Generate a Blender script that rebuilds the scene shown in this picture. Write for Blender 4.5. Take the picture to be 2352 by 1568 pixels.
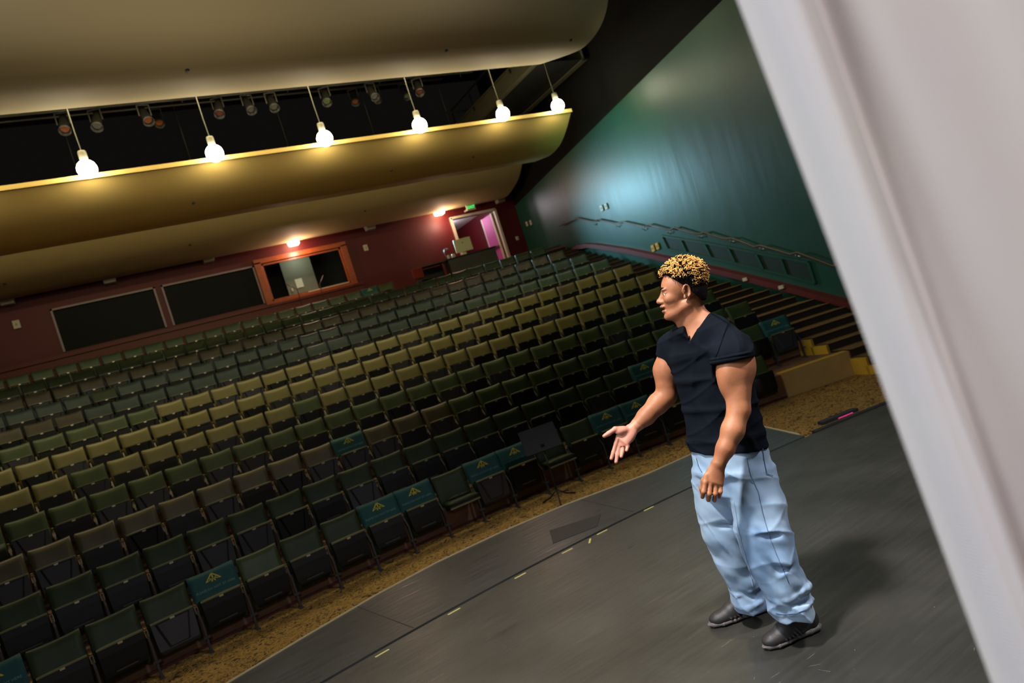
import bpy, bmesh, math, random
import numpy as np
from mathutils import Vector, Matrix
random.seed(7); rng=np.random.default_rng(7)
sc=bpy.context.scene
for o in list(bpy.data.objects): bpy.data.objects.remove(o,do_unlink=True)
COL=sc.collection
PI=math.pi
# ------------------------------------------------------------------ camera
EYE=Vector((0,0,1.73)); FPX=1567.0
R3=Matrix(((0.83561029,0.27073834,-0.47797092),(-0.45862792,-0.13507159,-0.87830296),(-0.30235058,0.9531298,0.01130095)))
R3=Matrix([list(r) for r in R3])
# columns right/up ; third row of view axis
RIGHT=Vector((R3[0][0],R3[1][0],R3[2][0])).normalized(); UP=Vector((R3[0][1],R3[1][1],R3[2][1])).normalized()
BACK=RIGHT.cross(UP).normalized(); UP=BACK.cross(RIGHT).normalized(); FWD=-BACK
cam_d=bpy.data.cameras.new('camera'); cam=bpy.data.objects.new('camera',cam_d); COL.objects.link(cam)
cam.matrix_world=Matrix(((RIGHT.x,UP.x,BACK.x,EYE.x),(RIGHT.y,UP.y,BACK.y,EYE.y),(RIGHT.z,UP.z,BACK.z,EYE.z),(0,0,0,1)))
cam_d.sensor_width=36; cam_d.lens=FPX/2352*36; cam_d.clip_start=.02; cam_d.clip_end=200
cam_d.dof.use_dof=True; cam_d.dof.focus_distance=3.2; cam_d.dof.aperture_fstop=2.8
sc.camera=cam
# ------------------------------------------------------------------ light
sc.view_settings.view_transform='Standard'; sc.view_settings.look='None'; sc.view_settings.gamma=1
sc.view_settings.use_curve_mapping=False; sc.view_settings.exposure=0.0
w=bpy.data.worlds.new('world'); sc.world=w; w.use_nodes=True
w.node_tree.nodes['Background'].inputs[0].default_value=(1,.93,.8,1); w.node_tree.nodes['Background'].inputs[1].default_value=.004
def light(name,kind,loc,energy,color,target=None,size=.5,spot=60,blend=.5):
    d=bpy.data.lights.new(name,kind); d.energy=energy; d.color=color
    if kind=='AREA': d.shape='DISK'; d.size=size; d.spread=math.radians(spot) if spot!=60 else PI
    else: d.shadow_soft_size=size
    if kind=='SPOT': d.spot_size=math.radians(spot); d.spot_blend=blend
    o=bpy.data.objects.new(name,d); COL.objects.link(o); o.location=loc
    if target is not None: o.rotation_euler=(Vector(target)-Vector(loc)).to_track_quat('-Z','Y').to_euler()
    return o
light('stage_key_light','AREA',(.2,1.8,6.4),100,(1,.97,.93),(2.1,2.35,1.0),.5,75)
light('stage_wash_light','AREA',(-3.5,2.0,5.2),70,(.84,.91,1),(1.6,1.7,1.2),3.0,80)
light('rear_fill_light','AREA',(-.6,-3.0,3.6),32,(1,.95,.92),(1.6,1.2,1.2),.8,100)  # added unseen fill behind the camera, to reach the curtain
light('stage_right_light','AREA',(5.0,-.5,6.2),62,(.95,.95,1),(2.6,2.2,.6),.7,80)
hl=light('mid_row_fill_light','AREA',(2.5,13.35,8.3),330,(1,.83,.42),(2.5,14.0,0),1)  # added unseen strip above the gap, brightens the middle rows
hl.data.shape='RECTANGLE'; hl.data.size=13; hl.data.size_y=.4
light('house_front_light','AREA',(3.5,9.5,9.8),95,(1,.84,.55),(4,9.0,0),1.2)
light('panel_fill_light','AREA',(2.0,5.0,5.6),34,(1,.86,.55),(2.0,13.5,7.0),1.0,110)  # added unseen fill, aimed up at the ceiling panels
light('wall_blue_spot','SPOT',(9.3,20.4,5.4),1050,(.40,.78,1),(12.2,14.6,3.7),.25,60,1)
light('wall_cyan_spot','SPOT',(6.5,12.6,5.9),480,(.36,.76,1),(12.0,14.2,4.6),.15,44,1)
light('wall_green_spot','SPOT',(6.5,9.5,5.4),620,(.40,1,.35),(11.9,13.4,5.9),.2,40,1)
light('wall_warm_spot','SPOT',(5.5,8.0,5.4),480,(1,.95,.50),(11.3,10.6,6.1),.2,34,1)
light('wall_front_spot','SPOT',(2.5,3.5,5.5),300,(.45,.9,.85),(11.0,9.0,4.0),.3,60,1)
# ------------------------------------------------------------------ helpers
XC,YC,R0,PITCH,ZF,RISE=2.22,-9.08,17.913,1.072,-.57,.381
def pt(px,py,depth):
    v=RIGHT*(px-1176)+UP*(784-py)+FWD*FPX
    return EYE+v*(depth/FPX)
def ptz(px,py,z):
    v=RIGHT*(px-1176)+UP*(784-py)+FWD*FPX
    return EYE+v*((z-EYE.z)/v.z)
def pty(px,py,y):
    v=RIGHT*(px-1176)+UP*(784-py)+FWD*FPX
    return EYE+v*((y-EYE.y)/v.y)
WS=.16
def WX(y): return 13.6-WS*(21.6-y)
def WTOP(y): return 6.67-.0354*(y-8.9)
def ptw(px,py,off=0):
    v=RIGHT*(px-1176)+UP*(784-py)+FWD*FPX
    t=(13.6-WS*21.6-off)/(v.x-WS*v.y); return EYE+v*t
def proj(P):
    d=Vector(P)-EYE; z=d.dot(FWD)
    return 1176+FPX*d.dot(RIGHT)/z,784-FPX*d.dot(UP)/z,z
def link(o,parent=None):
    COL.objects.link(o)
    if parent is not None: o.parent=parent
    return o
def mesh_obj(name,verts,faces,mat,parent=None,smooth=False,mats=None,fm=None):
    me=bpy.data.meshes.new(name); me.from_pydata([tuple(v) for v in verts],[],faces); me.validate()
    for m in (mats or [mat]): me.materials.append(m)
    if smooth: me.polygons.foreach_set('use_smooth',[True]*len(me.polygons))
    if fm is not None:
        for p,i in zip(me.polygons,fm): p.material_index=i
    return link(bpy.data.objects.new(name,me),parent)
class MB:
    def __init__(s): s.v=[]; s.f=[]; s.m=[]
    def add(s,v,f,mi=0):
        b=len(s.v); s.v+= [tuple(q) for q in v]; s.f+=[tuple(i+b for i in q) for q in f]; s.m+=[mi]*len(f)
    def box(s,c,d,rot=None,mi=0,taper=1):
        v=[]
        for z in (-1,1):
            for y in (-1,1):
                for x in (-1,1):
                    t=taper if z>0 else 1
                    p=Vector((x*d[0]/2*t,y*d[1]/2*t,z*d[2]/2))
                    if rot is not None: p=rot@p
                    v.append(p+Vector(c))
        s.add(v,[(0,2,3,1),(4,5,7,6),(0,1,5,4),(2,6,7,3),(0,4,6,2),(1,3,7,5)],mi)
    def bar(s,a,b,w,h=None,up=Vector((0,0,1)),mi=0):
        a=Vector(a);b=Vector(b);h=h or w; d=(b-a).normalized()
        if abs(d.dot(up))>.99: up=Vector((0,1,0))
        x=d.cross(up).normalized(); y=x.cross(d)
        v=[p+x*(i*w/2)+y*(j*h/2) for p in(a,b) for i,j in((-1,-1),(1,-1),(1,1),(-1,1))]
        s.add(v,[(3,2,1,0),(4,5,6,7),(0,1,5,4),(1,2,6,5),(2,3,7,6),(3,0,4,7)],mi)
    def tube(s,pts,r,n=8,mi=0,caps=True):
        pts=[Vector(p) for p in pts]; rs=r if isinstance(r,(list,tuple)) else [r]*len(pts)
        prev=None; v=[]
        for i,p in enumerate(pts):
            d=(pts[min(i+1,len(pts)-1)]-pts[max(i-1,0)]).normalized()
            x=prev if prev is not None else (Vector((0,0,1)) if abs(d.z)<.9 else Vector((1,0,0)))
            x=(x-d*x.dot(d)).normalized(); prev=x; y=d.cross(x)
            v+=[p+(x*math.cos(2*PI*k/n)+y*math.sin(2*PI*k/n))*rs[i] for k in range(n)]
        f=[(i*n+k,i*n+(k+1)%n,(i+1)*n+(k+1)%n,(i+1)*n+k) for i in range(len(pts)-1) for k in range(n)]
        if caps: f+=[tuple(range(n))[::-1],tuple((len(pts)-1)*n+k for k in range(n))]
        s.add(v,f,mi)
    def lathe(s,prof,c=(0,0,0),n=16,mi=0,M=None):
        v=[];m=len(prof)
        for k in range(n):
            a=2*PI*k/n
            for r,z in prof:
                p=Vector((r*math.cos(a),r*math.sin(a),z))
                if M is not None: p=M@p
                v.append(p+Vector(c))
        s.add(v,[(k*m+i,((k+1)%n)*m+i,((k+1)%n)*m+i+1,k*m+i+1) for k in range(n) for i in range(m-1)],mi)
    def obj(s,name,mat,parent=None,smooth=False,mats=None):
        o=mesh_obj(name,s.v,s.f,mat,parent,smooth,mats,s.m if mats else None)
        return o
def bevel(o,wd=.01,seg=2):
    m=o.modifiers.new('b','BEVEL'); m.width=wd; m.segments=seg; m.limit_method='ANGLE'; return o
def thing(name,label,cat,loc=(0,0,0),rz=0,group=None):
    o=bpy.data.objects.new(name,None); o.empty_display_size=.1; COL.objects.link(o); o.location=loc; o.rotation_euler=(0,0,rz)
    return tag(o,label,cat,group)
def tag(o,label,cat,group=None):
    o['label']=label; o['category']=cat
    if group: o['group']=group
    return o
def struct(o): o['kind']='structure'; return o
# ------------------------------------------------------------------ materials
def mat(name,col,rough=.5,metal=0,emit=None,estr=0,noise=0,nscale=8,bump=0,bscale=40,spec=.5,col2=None,coat=0,sheen=0,stretch=None,sub=0,alpha=1,trans=0):
    m=bpy.data.materials.new(name); m.use_nodes=True; nt=m.node_tree; b=nt.nodes['Principled BSDF']
    b.inputs['Base Color'].default_value=(*col,1); b.inputs['Roughness'].default_value=rough; b.inputs['Metallic'].default_value=metal
    b.inputs['Specular IOR Level'].default_value=spec; b.inputs['Coat Weight'].default_value=coat; b.inputs['Sheen Weight'].default_value=sheen
    b.inputs['Subsurface Weight'].default_value=sub; b.inputs['Transmission Weight'].default_value=trans; b.inputs['Alpha'].default_value=alpha
    if sub: b.inputs['Subsurface Radius'].default_value=(.01,.004,.002)
    if emit: b.inputs['Emission Color'].default_value=(*emit,1); b.inputs['Emission Strength'].default_value=estr
    tc=nt.nodes.new('ShaderNodeTexCoord'); src=tc.outputs['Object']
    if stretch:
        mp=nt.nodes.new('ShaderNodeMapping'); mp.inputs['Scale'].default_value=stretch; nt.links.new(src,mp.inputs['Vector']); src=mp.outputs[0]
    if noise or col2:
        n=nt.nodes.new('ShaderNodeTexNoise'); n.inputs['Scale'].default_value=nscale; n.inputs['Detail'].default_value=5; nt.links.new(src,n.inputs['Vector'])
        r=nt.nodes.new('ShaderNodeValToRGB'); c2=col2 or tuple(max(0,c*(1-noise)) for c in col)
        r.color_ramp.elements[0].position=.35; r.color_ramp.elements[1].position=.65
        r.color_ramp.elements[0].color=(*c2,1); r.color_ramp.elements[1].color=(*col,1)
        nt.links.new(n.outputs['Fac'],r.inputs[0]); nt.links.new(r.outputs[0],b.inputs['Base Color'])
    if bump:
        n=nt.nodes.new('ShaderNodeTexNoise'); n.inputs['Scale'].default_value=bscale; n.inputs['Detail'].default_value=4; nt.links.new(src,n.inputs['Vector'])
        bp=nt.nodes.new('ShaderNodeBump'); bp.inputs['Strength'].default_value=bump; bp.inputs['Distance'].default_value=.02
        nt.links.new(n.outputs['Fac'],bp.inputs['Height']); nt.links.new(bp.outputs[0],b.inputs['Normal'])
    return m
def S(r,g,b):
    f=lambda c:((c/255+.055)/1.055)**2.4 if c>10 else c/255/12.92
    return (f(r),f(g),f(b))
M={}
M['stage']=mat('stage_floor_vinyl',(.037,.035,.029),.42,noise=.35,nscale=2.2,bump=.12,bscale=9,spec=.6,stretch=(1,1,1))
M['apron']=mat('apron_board',(.030,.032,.030),.45,noise=.3,nscale=1.5,bump=.1,bscale=14)
M['black']=mat('black_paint',(.008,.008,.008),.6)
M['voidblack']=mat('ceiling_black',(.0032,.0028,.0026),.85,spec=.2)
M['blackmetal']=mat('black_steel',(.02,.02,.019),.38,metal=.3)
M['beam']=mat('lit_olive_steel',S(92,90,70),.4,metal=.4)  # black steel lightened, olive lit highlights put into the colour
M['scratch']=mat('scuff_chalk',(.16,.16,.16),.7)
M['panel']=mat('ceiling_panel_paint',S(204,176,102),.75,noise=.06,nscale=1.2)
M['red']=mat('maroon_wall_paint',S(88,7,17),.55,bump=.05,bscale=20)
M['redtrim']=mat('oxblood_trim',S(96,26,20),.5)
M['wood']=mat('orange_stained_wood',S(168,78,30),.4,noise=.35,nscale=6,stretch=(1,1,8))
M['mauve']=mat('pale_window_frame',S(150,132,138),.45)
M['bronze']=mat('brass_tip',(.6,.42,.18),.3,metal=1)
M['green']=mat('green_wall_paint',S(28,78,66),.40,noise=.06,nscale=.9,bump=.55,bscale=1.9,spec=.6,stretch=(1,1,.22))
M['greenpanel']=mat('dark_green_panel',S(24,46,38),.5)
M['brown']=mat('painted_brown_floor',S(122,90,70),.6,noise=.2,nscale=3)
M['darkred']=mat('dark_red_base',S(70,24,16),.55)
M['yellow']=mat('yellow_paint',S(214,170,52),.55,noise=.1,nscale=4)
M['tan']=mat('lit_yellow_paint',S(186,152,90),.6,noise=.12,nscale=5)  # lighter copy of the yellow paint, for its lit front face
M['steel']=mat('brushed_steel',(.35,.33,.3),.3,metal=.9)
M['rail']=mat('handrail_wood',S(96,70,48),.35)
M['vrim']=mat('pale_olive_rim_vinyl',S(118,120,84),.4)
M['plate']=mat('number_plate_brass',(.72,.66,.5),.35,metal=.7)
M['capm']=mat('aged_brass_cap',(.35,.25,.10),.4,metal=.6)
M['shell']=mat('black_seat_shell',(.005,.005,.0055),.45,spec=.3,bump=.15,bscale=160)
M['shell2']=mat('charcoal_seat_shell',(.028,.028,.034),.45,bump=.15,bscale=160)
M['leg']=mat('seat_standard_metal',(.06,.06,.065),.45,metal=.3)
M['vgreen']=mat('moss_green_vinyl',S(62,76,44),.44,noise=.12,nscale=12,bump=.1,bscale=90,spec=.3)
M['vshade']=mat('shaded_green_vinyl',S(50,62,40),.46,noise=.15,nscale=9,bump=.1,bscale=90,spec=.2)  # green vinyl with the dimmer light of its rows put into the colour
M['vteallit']=mat('teal_lit_vinyl',S(58,78,62),.42,noise=.12,nscale=9,bump=.1,bscale=90)  # green vinyl with a teal cast of the light put into the colour
M['vgoldlit']=mat('gold_lit_vinyl',S(104,98,50),.42,noise=.1,nscale=9,bump=.1,bscale=90)  # green vinyl with the warm light patches put into the colour
M['vbrownlit']=mat('brown_lit_vinyl',S(82,74,46),.42,noise=.15,nscale=9,bump=.1,bscale=90)  # green vinyl with browner light put into the colour
M['cover']=mat('teal_cover_cloth',S(22,80,80),.75,noise=.1,nscale=20,bump=.15,bscale=60)
M['emblem']=mat('yellow_print',S(214,200,60),.7)
M['lettering']=mat('pale_print',S(110,150,150),.7)
M['globe']=mat('lit_globe_glass',(1,.95,.85),.3,emit=(1,.90,.66),estr=44)
M['socket']=mat('lamp_socket_grey',S(150,146,130),.4)
M['cord']=mat('lamp_cord',S(120,120,110),.5)
M['lens']=mat('lit_lamp_lens',(1,.9,.6),.4,emit=(1,.82,.42),estr=14)
M['lensoff']=mat('unlit_lamp_lens',S(150,140,120),.3)
M['offwhite']=mat('offwhite_plastic',S(206,200,180),.5)
M['exitg']=mat('exit_letters_lit',(.05,.8,.2),.5,emit=(.03,.9,.2),estr=1.6)
M['corrwhite']=mat('corridor_ceiling_white',S(220,214,214),.7)
M['pink']=mat('magenta_lit_door',S(196,84,160),.5)  # pink leaf with the magenta light on it put into the colour
M['paper']=mat('white_paper',S(225,228,205),.8)
M['pinkled']=mat('magenta_light_strip',(.9,.05,.3),.5,emit=(1,.05,.30),estr=.35)
M['tape']=mat('pale_yellow_tape',S(176,166,100),.6)
M['glass']=mat('dark_booth_glass',(.004,.005,.006),.45,spec=.1)
M['screen']=mat('cream_monitor_shell',S(226,220,176),.45)
M['grey']=mat('dark_grey_laminate',S(70,66,60),.5)
M['gold']=mat('bleached_gold_curl',S(240,192,108),.6,col2=S(196,132,58),nscale=60)
M['hairdark']=mat('black_hair',(.010,.007,.006),.95,spec=.1,bump=.6,bscale=260)
M['skin']=mat('brown_skin',S(176,114,78),.55,sub=.12,noise=.16,nscale=14,bump=.05,bscale=150,col2=S(158,98,64))
M['palm2']=mat('wrist_skin',S(196,130,98),.5,sub=.12)
M['palm']=mat('palm_skin',S(216,146,122),.5,sub=.12,noise=.1,nscale=40)
M['lip']=mat('lip_skin',S(138,84,66),.45)
M['eyew']=mat('eye_white',(.75,.72,.68),.2); M['iris']=mat('dark_iris',(.02,.01,.008),.15)
M['tee']=mat('navy_black_cotton',(.0050,.0072,.0118),.95,bump=.25,bscale=320,noise=.25,nscale=9,spec=.08)
M['sole']=mat('grey_rubber_sole',S(98,90,88),.6,bump=.1,bscale=90)
M['shoe']=mat('black_leather_upper',(.024,.020,.020),.5,bump=.12,bscale=260)
M['sock']=mat('black_sock',(.012,.011,.011),.9)
M['lace']=mat('charcoal_lace',(.055,.048,.045),.7)
M['stitch']=mat('denim_seam_thread',S(70,100,138),.9)
M['vent']=mat('sprinkler_dot',(.01,.01,.01),.6)
M['plinthgrey']=mat('floor_hatch_grey',(.014,.013,.012),.6)
# denim
def denim():
    m=mat('light_blue_denim',S(152,174,196),.9,col2=S(108,136,168),nscale=5,bump=.22,bscale=1500,sheen=.1,stretch=(1,1,.6)); return m
M['denim']=denim()
# patterned carpet
def carpet():
    m=bpy.data.materials.new('leaf_pattern_carpet'); m.use_nodes=True; nt=m.node_tree; b=nt.nodes['Principled BSDF']; b.inputs['Roughness'].default_value=.95
    tc=nt.nodes.new('ShaderNodeTexCoord'); n=nt.nodes.new('ShaderNodeTexNoise'); n.inputs['Scale'].default_value=11; n.inputs['Detail'].default_value=2; n.inputs['Distortion'].default_value=2.2
    nt.links.new(tc.outputs['Object'],n.inputs['Vector']); r=nt.nodes.new('ShaderNodeValToRGB'); e=r.color_ramp.elements
    e[0].position=.40; e[0].color=(*S(64,46,20),1); e[1].position=.47; e[1].color=(*S(170,132,62),1)
    x=e.new(.58); x.color=(*S(176,138,66),1); x=e.new(.64); x.color=(*S(98,74,34),1)
    nt.links.new(n.outputs['Fac'],r.inputs[0]); nt.links.new(r.outputs[0],b.inputs['Base Color'])
    n2=nt.nodes.new('ShaderNodeTexNoise'); n2.inputs['Scale'].default_value=160; bp=nt.nodes.new('ShaderNodeBump'); bp.inputs['Strength'].default_value=.4; bp.inputs['Distance'].default_value=.01
    nt.links.new(tc.outputs['Object'],n2.inputs['Vector']); nt.links.new(n2.outputs['Fac'],bp.inputs['Height']); nt.links.new(bp.outputs[0],b.inputs['Normal']); return m
M['carpet']=carpet()
M['stepriser']=mat('shaded_step_riser',S(46,32,22),.95,bump=.3,bscale=150)  # shade on risers lit only from above, put into the colour
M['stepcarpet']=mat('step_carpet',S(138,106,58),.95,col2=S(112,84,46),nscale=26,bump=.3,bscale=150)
# drape with fine weave
def drape():
    m=mat('grey_drape_weave',S(222,216,214),.85,sheen=.2); nt=m.node_tree; b=nt.nodes['Principled BSDF']
    tc=[n for n in nt.nodes if n.type=='TEX_COORD'][0]; wv=nt.nodes.new('ShaderNodeTexWave'); wv.bands_direction='Z'; wv.inputs['Scale'].default_value=95; wv.inputs['Distortion'].default_value=.4
    nt.links.new(tc.outputs['Object'],wv.inputs['Vector']); bp=nt.nodes.new('ShaderNodeBump'); bp.inputs['Strength'].default_value=.35; bp.inputs['Distance'].default_value=.0012
    nt.links.new(wv.outputs['Fac'],bp.inputs['Height']); nt.links.new(bp.outputs[0],b.inputs['Normal'])
    n=nt.nodes.new('ShaderNodeTexNoise'); n.inputs['Scale'].default_value=6; r=nt.nodes.new('ShaderNodeValToRGB'); r.color_ramp.elements[0].color=(*S(216,206,212),1); r.color_ramp.elements[1].color=(*S(226,222,214),1)
    nt.links.new(tc.outputs['Object'],n.inputs['Vector']); nt.links.new(n.outputs['Fac'],r.inputs[0]); nt.links.new(r.outputs[0],b.inputs['Base Color']); return m
M['drape']=drape()
# stage scuffs: streaky fine relief and tone
def scuffs(m):
    nt=m.node_tree; b=nt.nodes['Principled BSDF']; tc=[n for n in nt.nodes if n.type=='TEX_COORD'][0]
    mp=nt.nodes.new('ShaderNodeMapping'); mp.inputs['Scale'].default_value=(1.2,14,1); mp.inputs['Rotation'].default_value=(0,0,.06)
    n=nt.nodes.new('ShaderNodeTexNoise'); n.inputs['Scale'].default_value=2.2; n.inputs['Detail'].default_value=8; nt.links.new(tc.outputs['Object'],mp.inputs[0]); nt.links.new(mp.outputs[0],n.inputs['Vector'])
    mr=nt.nodes.new('ShaderNodeMapRange'); mr.inputs[1].default_value=.3; mr.inputs[2].default_value=.7; mr.inputs[3].default_value=.27; mr.inputs[4].default_value=.46
    nt.links.new(n.outputs['Fac'],mr.inputs[0]); nt.links.new(mr.outputs[0],b.inputs['Roughness'])
scuffs(M['stage']); scuffs(M['apron'])
# ------------------------------------------------------------------ setting
def polar(R,a,z=0): return (XC+R*math.sin(a),YC+R*math.cos(a),z)
def XL(y): return 9.72+.215*(y-7.0)          # left edge of the aisle stairs
def ang_right(R,fx):
    lo,hi=0,.7
    for _ in range(40):
        m=(lo+hi)/2; p=polar(R,m)
        if p[0]<fx(p[1]): lo=m
        else: hi=m
    return lo
def XWL(y): return -9.4+.2*(21.6-y)           # left wall
def ang_left(R):
    lo,hi=-.9,0
    for _ in range(40):
        m=(lo+hi)/2; p=polar(R,m)
        if p[0]<XWL(p[1]): lo=m
        else: hi=m
    return lo
def sector(name,Ra,Rb,z,zb,material,a0=None,a1=None,n=40,front=True):
    v=[];f=[]
    for i in range(n+1):
        t=i/n
        for R in (Ra,Rb):
            L=a0 if a0 is not None else ang_left(R); Q=a1(R) if callable(a1) else a1
            v.append(polar(R,L+(Q-L)*t,z))
    for i in range(n): f.append((2*i,2*i+2,2*i+3,2*i+1))
    if front:
        b=len(v)
        for i in range(n+1): p=v[2*i]; v.append((p[0],p[1],zb))
        for i in range(n): f.append((b+i,b+i+1,2*i+2,2*i))
    return mesh_obj(name,v,f,material)
# stage: deck to the seam arc, apron beyond
RS=13.775
def poly_slab(name,pts,z0,z1,m,parent=None):
    n=len(pts); v=[(x,y,z1) for x,y in pts]+[(x,y,z0) for x,y in pts]
    f=[tuple(range(n)),tuple(range(2*n-1,n-1,-1))]+[(i,i+n,(i+1)%n+n,(i+1)%n) for i in range(n)]
    return mesh_obj(name,v,f,m,parent)
arc=[polar(RS,math.radians(a))[:2] for a in np.linspace(40,-40,81)]
struct(poly_slab('floor',[(-6.6,-6),(11.1,-6)]+[p for p in arc if p[0]<11.4],-.57,0,M['stage']))
ap_out=[(-4.6,3.55),(-3.2,4.45),(-1.6,5.02),(-.03,5.44),(.56,5.62),(1.2,5.79),(1.81,5.88),(2.5,5.86),(3.16,5.76),(4.0,5.50),(4.8,5.42),(5.46,5.37)]
inner=[polar(RS+.05,math.radians(a))[:2] for a in np.linspace(11.9,-31,50)]
struct(poly_slab('floor',inner+ap_out,-.57,-.004,M['apron'])); pass
# dark gap between deck and apron
v=[];f=[]
for i,a in enumerate(np.linspace(-33,40,60)):
    v+=[polar(RS,math.radians(a),-.03),polar(RS+.05,math.radians(a),-.03)]
    if i: b=2*i; f.append((b-2,b,b+1,b-1))
struct(mesh_obj('trim_1',v,f,M['black']))
# pale metal nosing round the apron
mb=MB()
for a,b in zip(ap_out[:-1],ap_out[1:]): mb.bar((*a,-.012),(*b,-.012),.022,.03)
mb.bar((5.46,5.37,-.012),(5.12,4.55,-.012),.022,.03)
struct(mb.obj('trim_2',mat('worn_stage_nosing',S(150,138,104),.5)))
# stage edge lip on the right
mb=MB(); aa=np.linspace(12.3,38,30)
for a,b in zip(aa[:-1],aa[1:]): mb.bar(polar(RS+.03,math.radians(a),.0),polar(RS+.03,math.radians(b),.0),.06,.025)
struct(mb.obj('trim_3',M['black']))
# auditorium front carpet
v=[polar(11,a,ZF) for a in np.linspace(-.62,.62,50)]+[polar(18.2,a,ZF) for a in np.linspace(.62,-.62,50)]
struct(mesh_obj('floor',v,[tuple(range(len(v)))[::-1]],M['carpet']))
# seating tiers
RF=lambda n:17.92+PITCH*(n-1)
zf=lambda n:ZF+RISE*n
aR=lambda R:ang_right(R,XL)
for n in range(1,12):
    struct(sector('floor',RF(n),RF(n+1)+.01,zf(n),zf(n-1),M['brown'],a1=aR))
    mb=MB(); v=[];f=[]
    A0=ang_left(RF(n)); A1=aR(RF(n)); 
    if n==1: A1=math.radians(20.9)
    for i in range(41):
        a=A0+(A1-A0)*i/40
        for R,z in ((RF(n)-.012,zf(n-1)),(RF(n)-.012,zf(n-1)+.035),(RF(n),zf(n-1)+.035)): v.append(polar(R,a,z))
        if i: b=3*i; f+=[(b-3,b,b+1,b-2),(b-2,b+1,b+2,b-1)]
    struct(mesh_obj('trim_%d'%(3+n),v,f,M['darkred']))
# top landing to the back wall
v=[polar(RF(12),a,zf(12)) for a in np.linspace(ang_left(RF(12)),ang_right(RF(12),WX),40)]
v2=[(p[0],21.6,zf(12)) for p in v]; N=len(v)
vv=v+v2+[(p[0],p[1],zf(11)) for p in v]
struct(mesh_obj('floor',vv,[(i,i+1,N+i+1,N+i) for i in range(N-1)]+[(2*N+i,2*N+i+1,i+1,i) for i in range(N-1)],M['brown']))
# yellow painted end of the second tier
mb=MB(); v=[];f=[]
A=[math.radians(a) for a in np.linspace(20.95,24.75,12)]
for i,a in enumerate(A):
    for R,z in ((RF(1)-.03,ZF),(RF(1)-.03,zf(1)+.02),(RF(1)+.14,zf(1)+.02),(RF(1)+.14,zf(1)-.05)): v.append(polar(R,a,z))
    if i:
        b=4*i; f+=[(b-4,b,b+1,b-3),(b-3,b+1,b+2,b-2),(b-2,b+2,b+3,b-1)]
f+=[(0,1,2,3),tuple(4*11+k for k in (3,2,1,0))]
fmi=[0,1,1]*11+[0,0]
o=mesh_obj('yellow_riser',v,f,None,mats=[M['tan'],M['yellow']],fm=fmi); o.name='tier_end_panel'
tag(o,'yellow painted end panel of the second tier, beside the aisle stairs','panel')
# aisle stairs
st=thing('aisle_staircase','carpeted aisle staircase climbing beside the green wall','staircase',(10.2,7.0,ZF))
st.location=(0,0,0)
def stepR(j):
    m,r=divmod(j,3)
    if j<3: return 17.92-.30*(3-j)
    return RF(m)+(0,.44,.756)[r]
SX=lambda y:WX(y)-.17
for j in range(1,37):
    Ra,Rb=stepR(j),stepR(j+1)+.03; z=ZF+RISE/3*j+.03; v=[];f=[]; n=8
    for i in range(n+1):
        for R,zz in ((Ra,z-RISE/3-.01),(Ra,z-.028),(Ra-.022,z-.022),(Ra-.022,z-.004),(Ra-.01,z),(Rb,z),(Rb,z-RISE/3-.01)):
            L=ang_right(R,XL); Q=ang_right(R,SX); p=polar(R,L+(Q-L)*i/n,zz); v.append(p)
        if i:
            b=7*i
            for k in range(6): f.append((b-7+k,b+k,b+k+1,b-6+k))
    f+=[tuple(range(7)),tuple(7*n+k for k in range(6,-1,-1))]
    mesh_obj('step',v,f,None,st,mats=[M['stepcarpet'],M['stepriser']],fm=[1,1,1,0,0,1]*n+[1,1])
# yellow stringers closing the left side of the lowest steps
for m in range(0,11):
    js=[1,2] if m==0 else [3*m+1,3*m+2]
    mb=MB(); zb=ZF+RISE*m
    for j in js:
        Ra,Rb=stepR(j)-.02,stepR(3*m+3); z=ZF+RISE/3*j; R_=stepR(j+1)
        p=Vector(polar(Ra,ang_right(Ra,XL))); q=Vector(polar(R_ if j!=js[-1] else Rb,ang_right(Rb,XL)))
        a=Vector((XL(p.y)-.02,p.y,0)); b=Vector((XL(q.y)-.02,q.y,0))
        v=[(a.x-.04,a.y,zb),(b.x-.04,b.y,zb),(b.x-.04,b.y,z+.015),(a.x-.04,a.y,z+.015),(a.x+.02,a.y,zb),(b.x+.02,b.y,zb),(b.x+.02,b.y,z+.015),(a.x+.02,a.y,z+.015)]
        mb.add(v,[(0,1,2,3),(7,6,5,4),(3,2,6,7),(0,3,7,4),(1,5,6,2)])
    mb.obj('stringer',M['yellow'] if m<2 else M['brown'],st)
# walls
def wall_x(name,ys,fx,z0,z1,m,n=30,flip=False):
    g0=z0 if callable(z0) else (lambda y:z0); g1=z1 if callable(z1) else (lambda y:z1)
    v=[];f=[]
    for i in range(n+1):
        y=ys[0]+(ys[1]-ys[0])*i/n
        v+=[(fx(y),y,g0(y)),(fx(y),y,g1(y))]
        if i: b=2*i; f.append((b-2,b,b+1,b-1) if not flip else (b-2,b-1,b+1,b))
    return struct(mesh_obj(name,v,f,m))
wall_x('wall_right',(2.5,21.6),WX,-.57,WTOP,M['green'])
wall_x('wall_right_upper',(2.5,21.6),lambda y:WX(y)+.02,WTOP,11.2,M['voidblack'])
wall_x('wall_left',(2.5,21.6),XWL,-.57,6.4,M['green'])
wall_x('wall_left_upper',(2.5,21.6),lambda y:XWL(y)-.02,6.4,11.2,M['voidblack'])
struct(mesh_obj('ceiling',[(-14,2,11.2),(15,2,11.2),(15,21.8,11.2),(-14,21.8,11.2)],[(0,1,2,3)],M['voidblack']))
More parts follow.
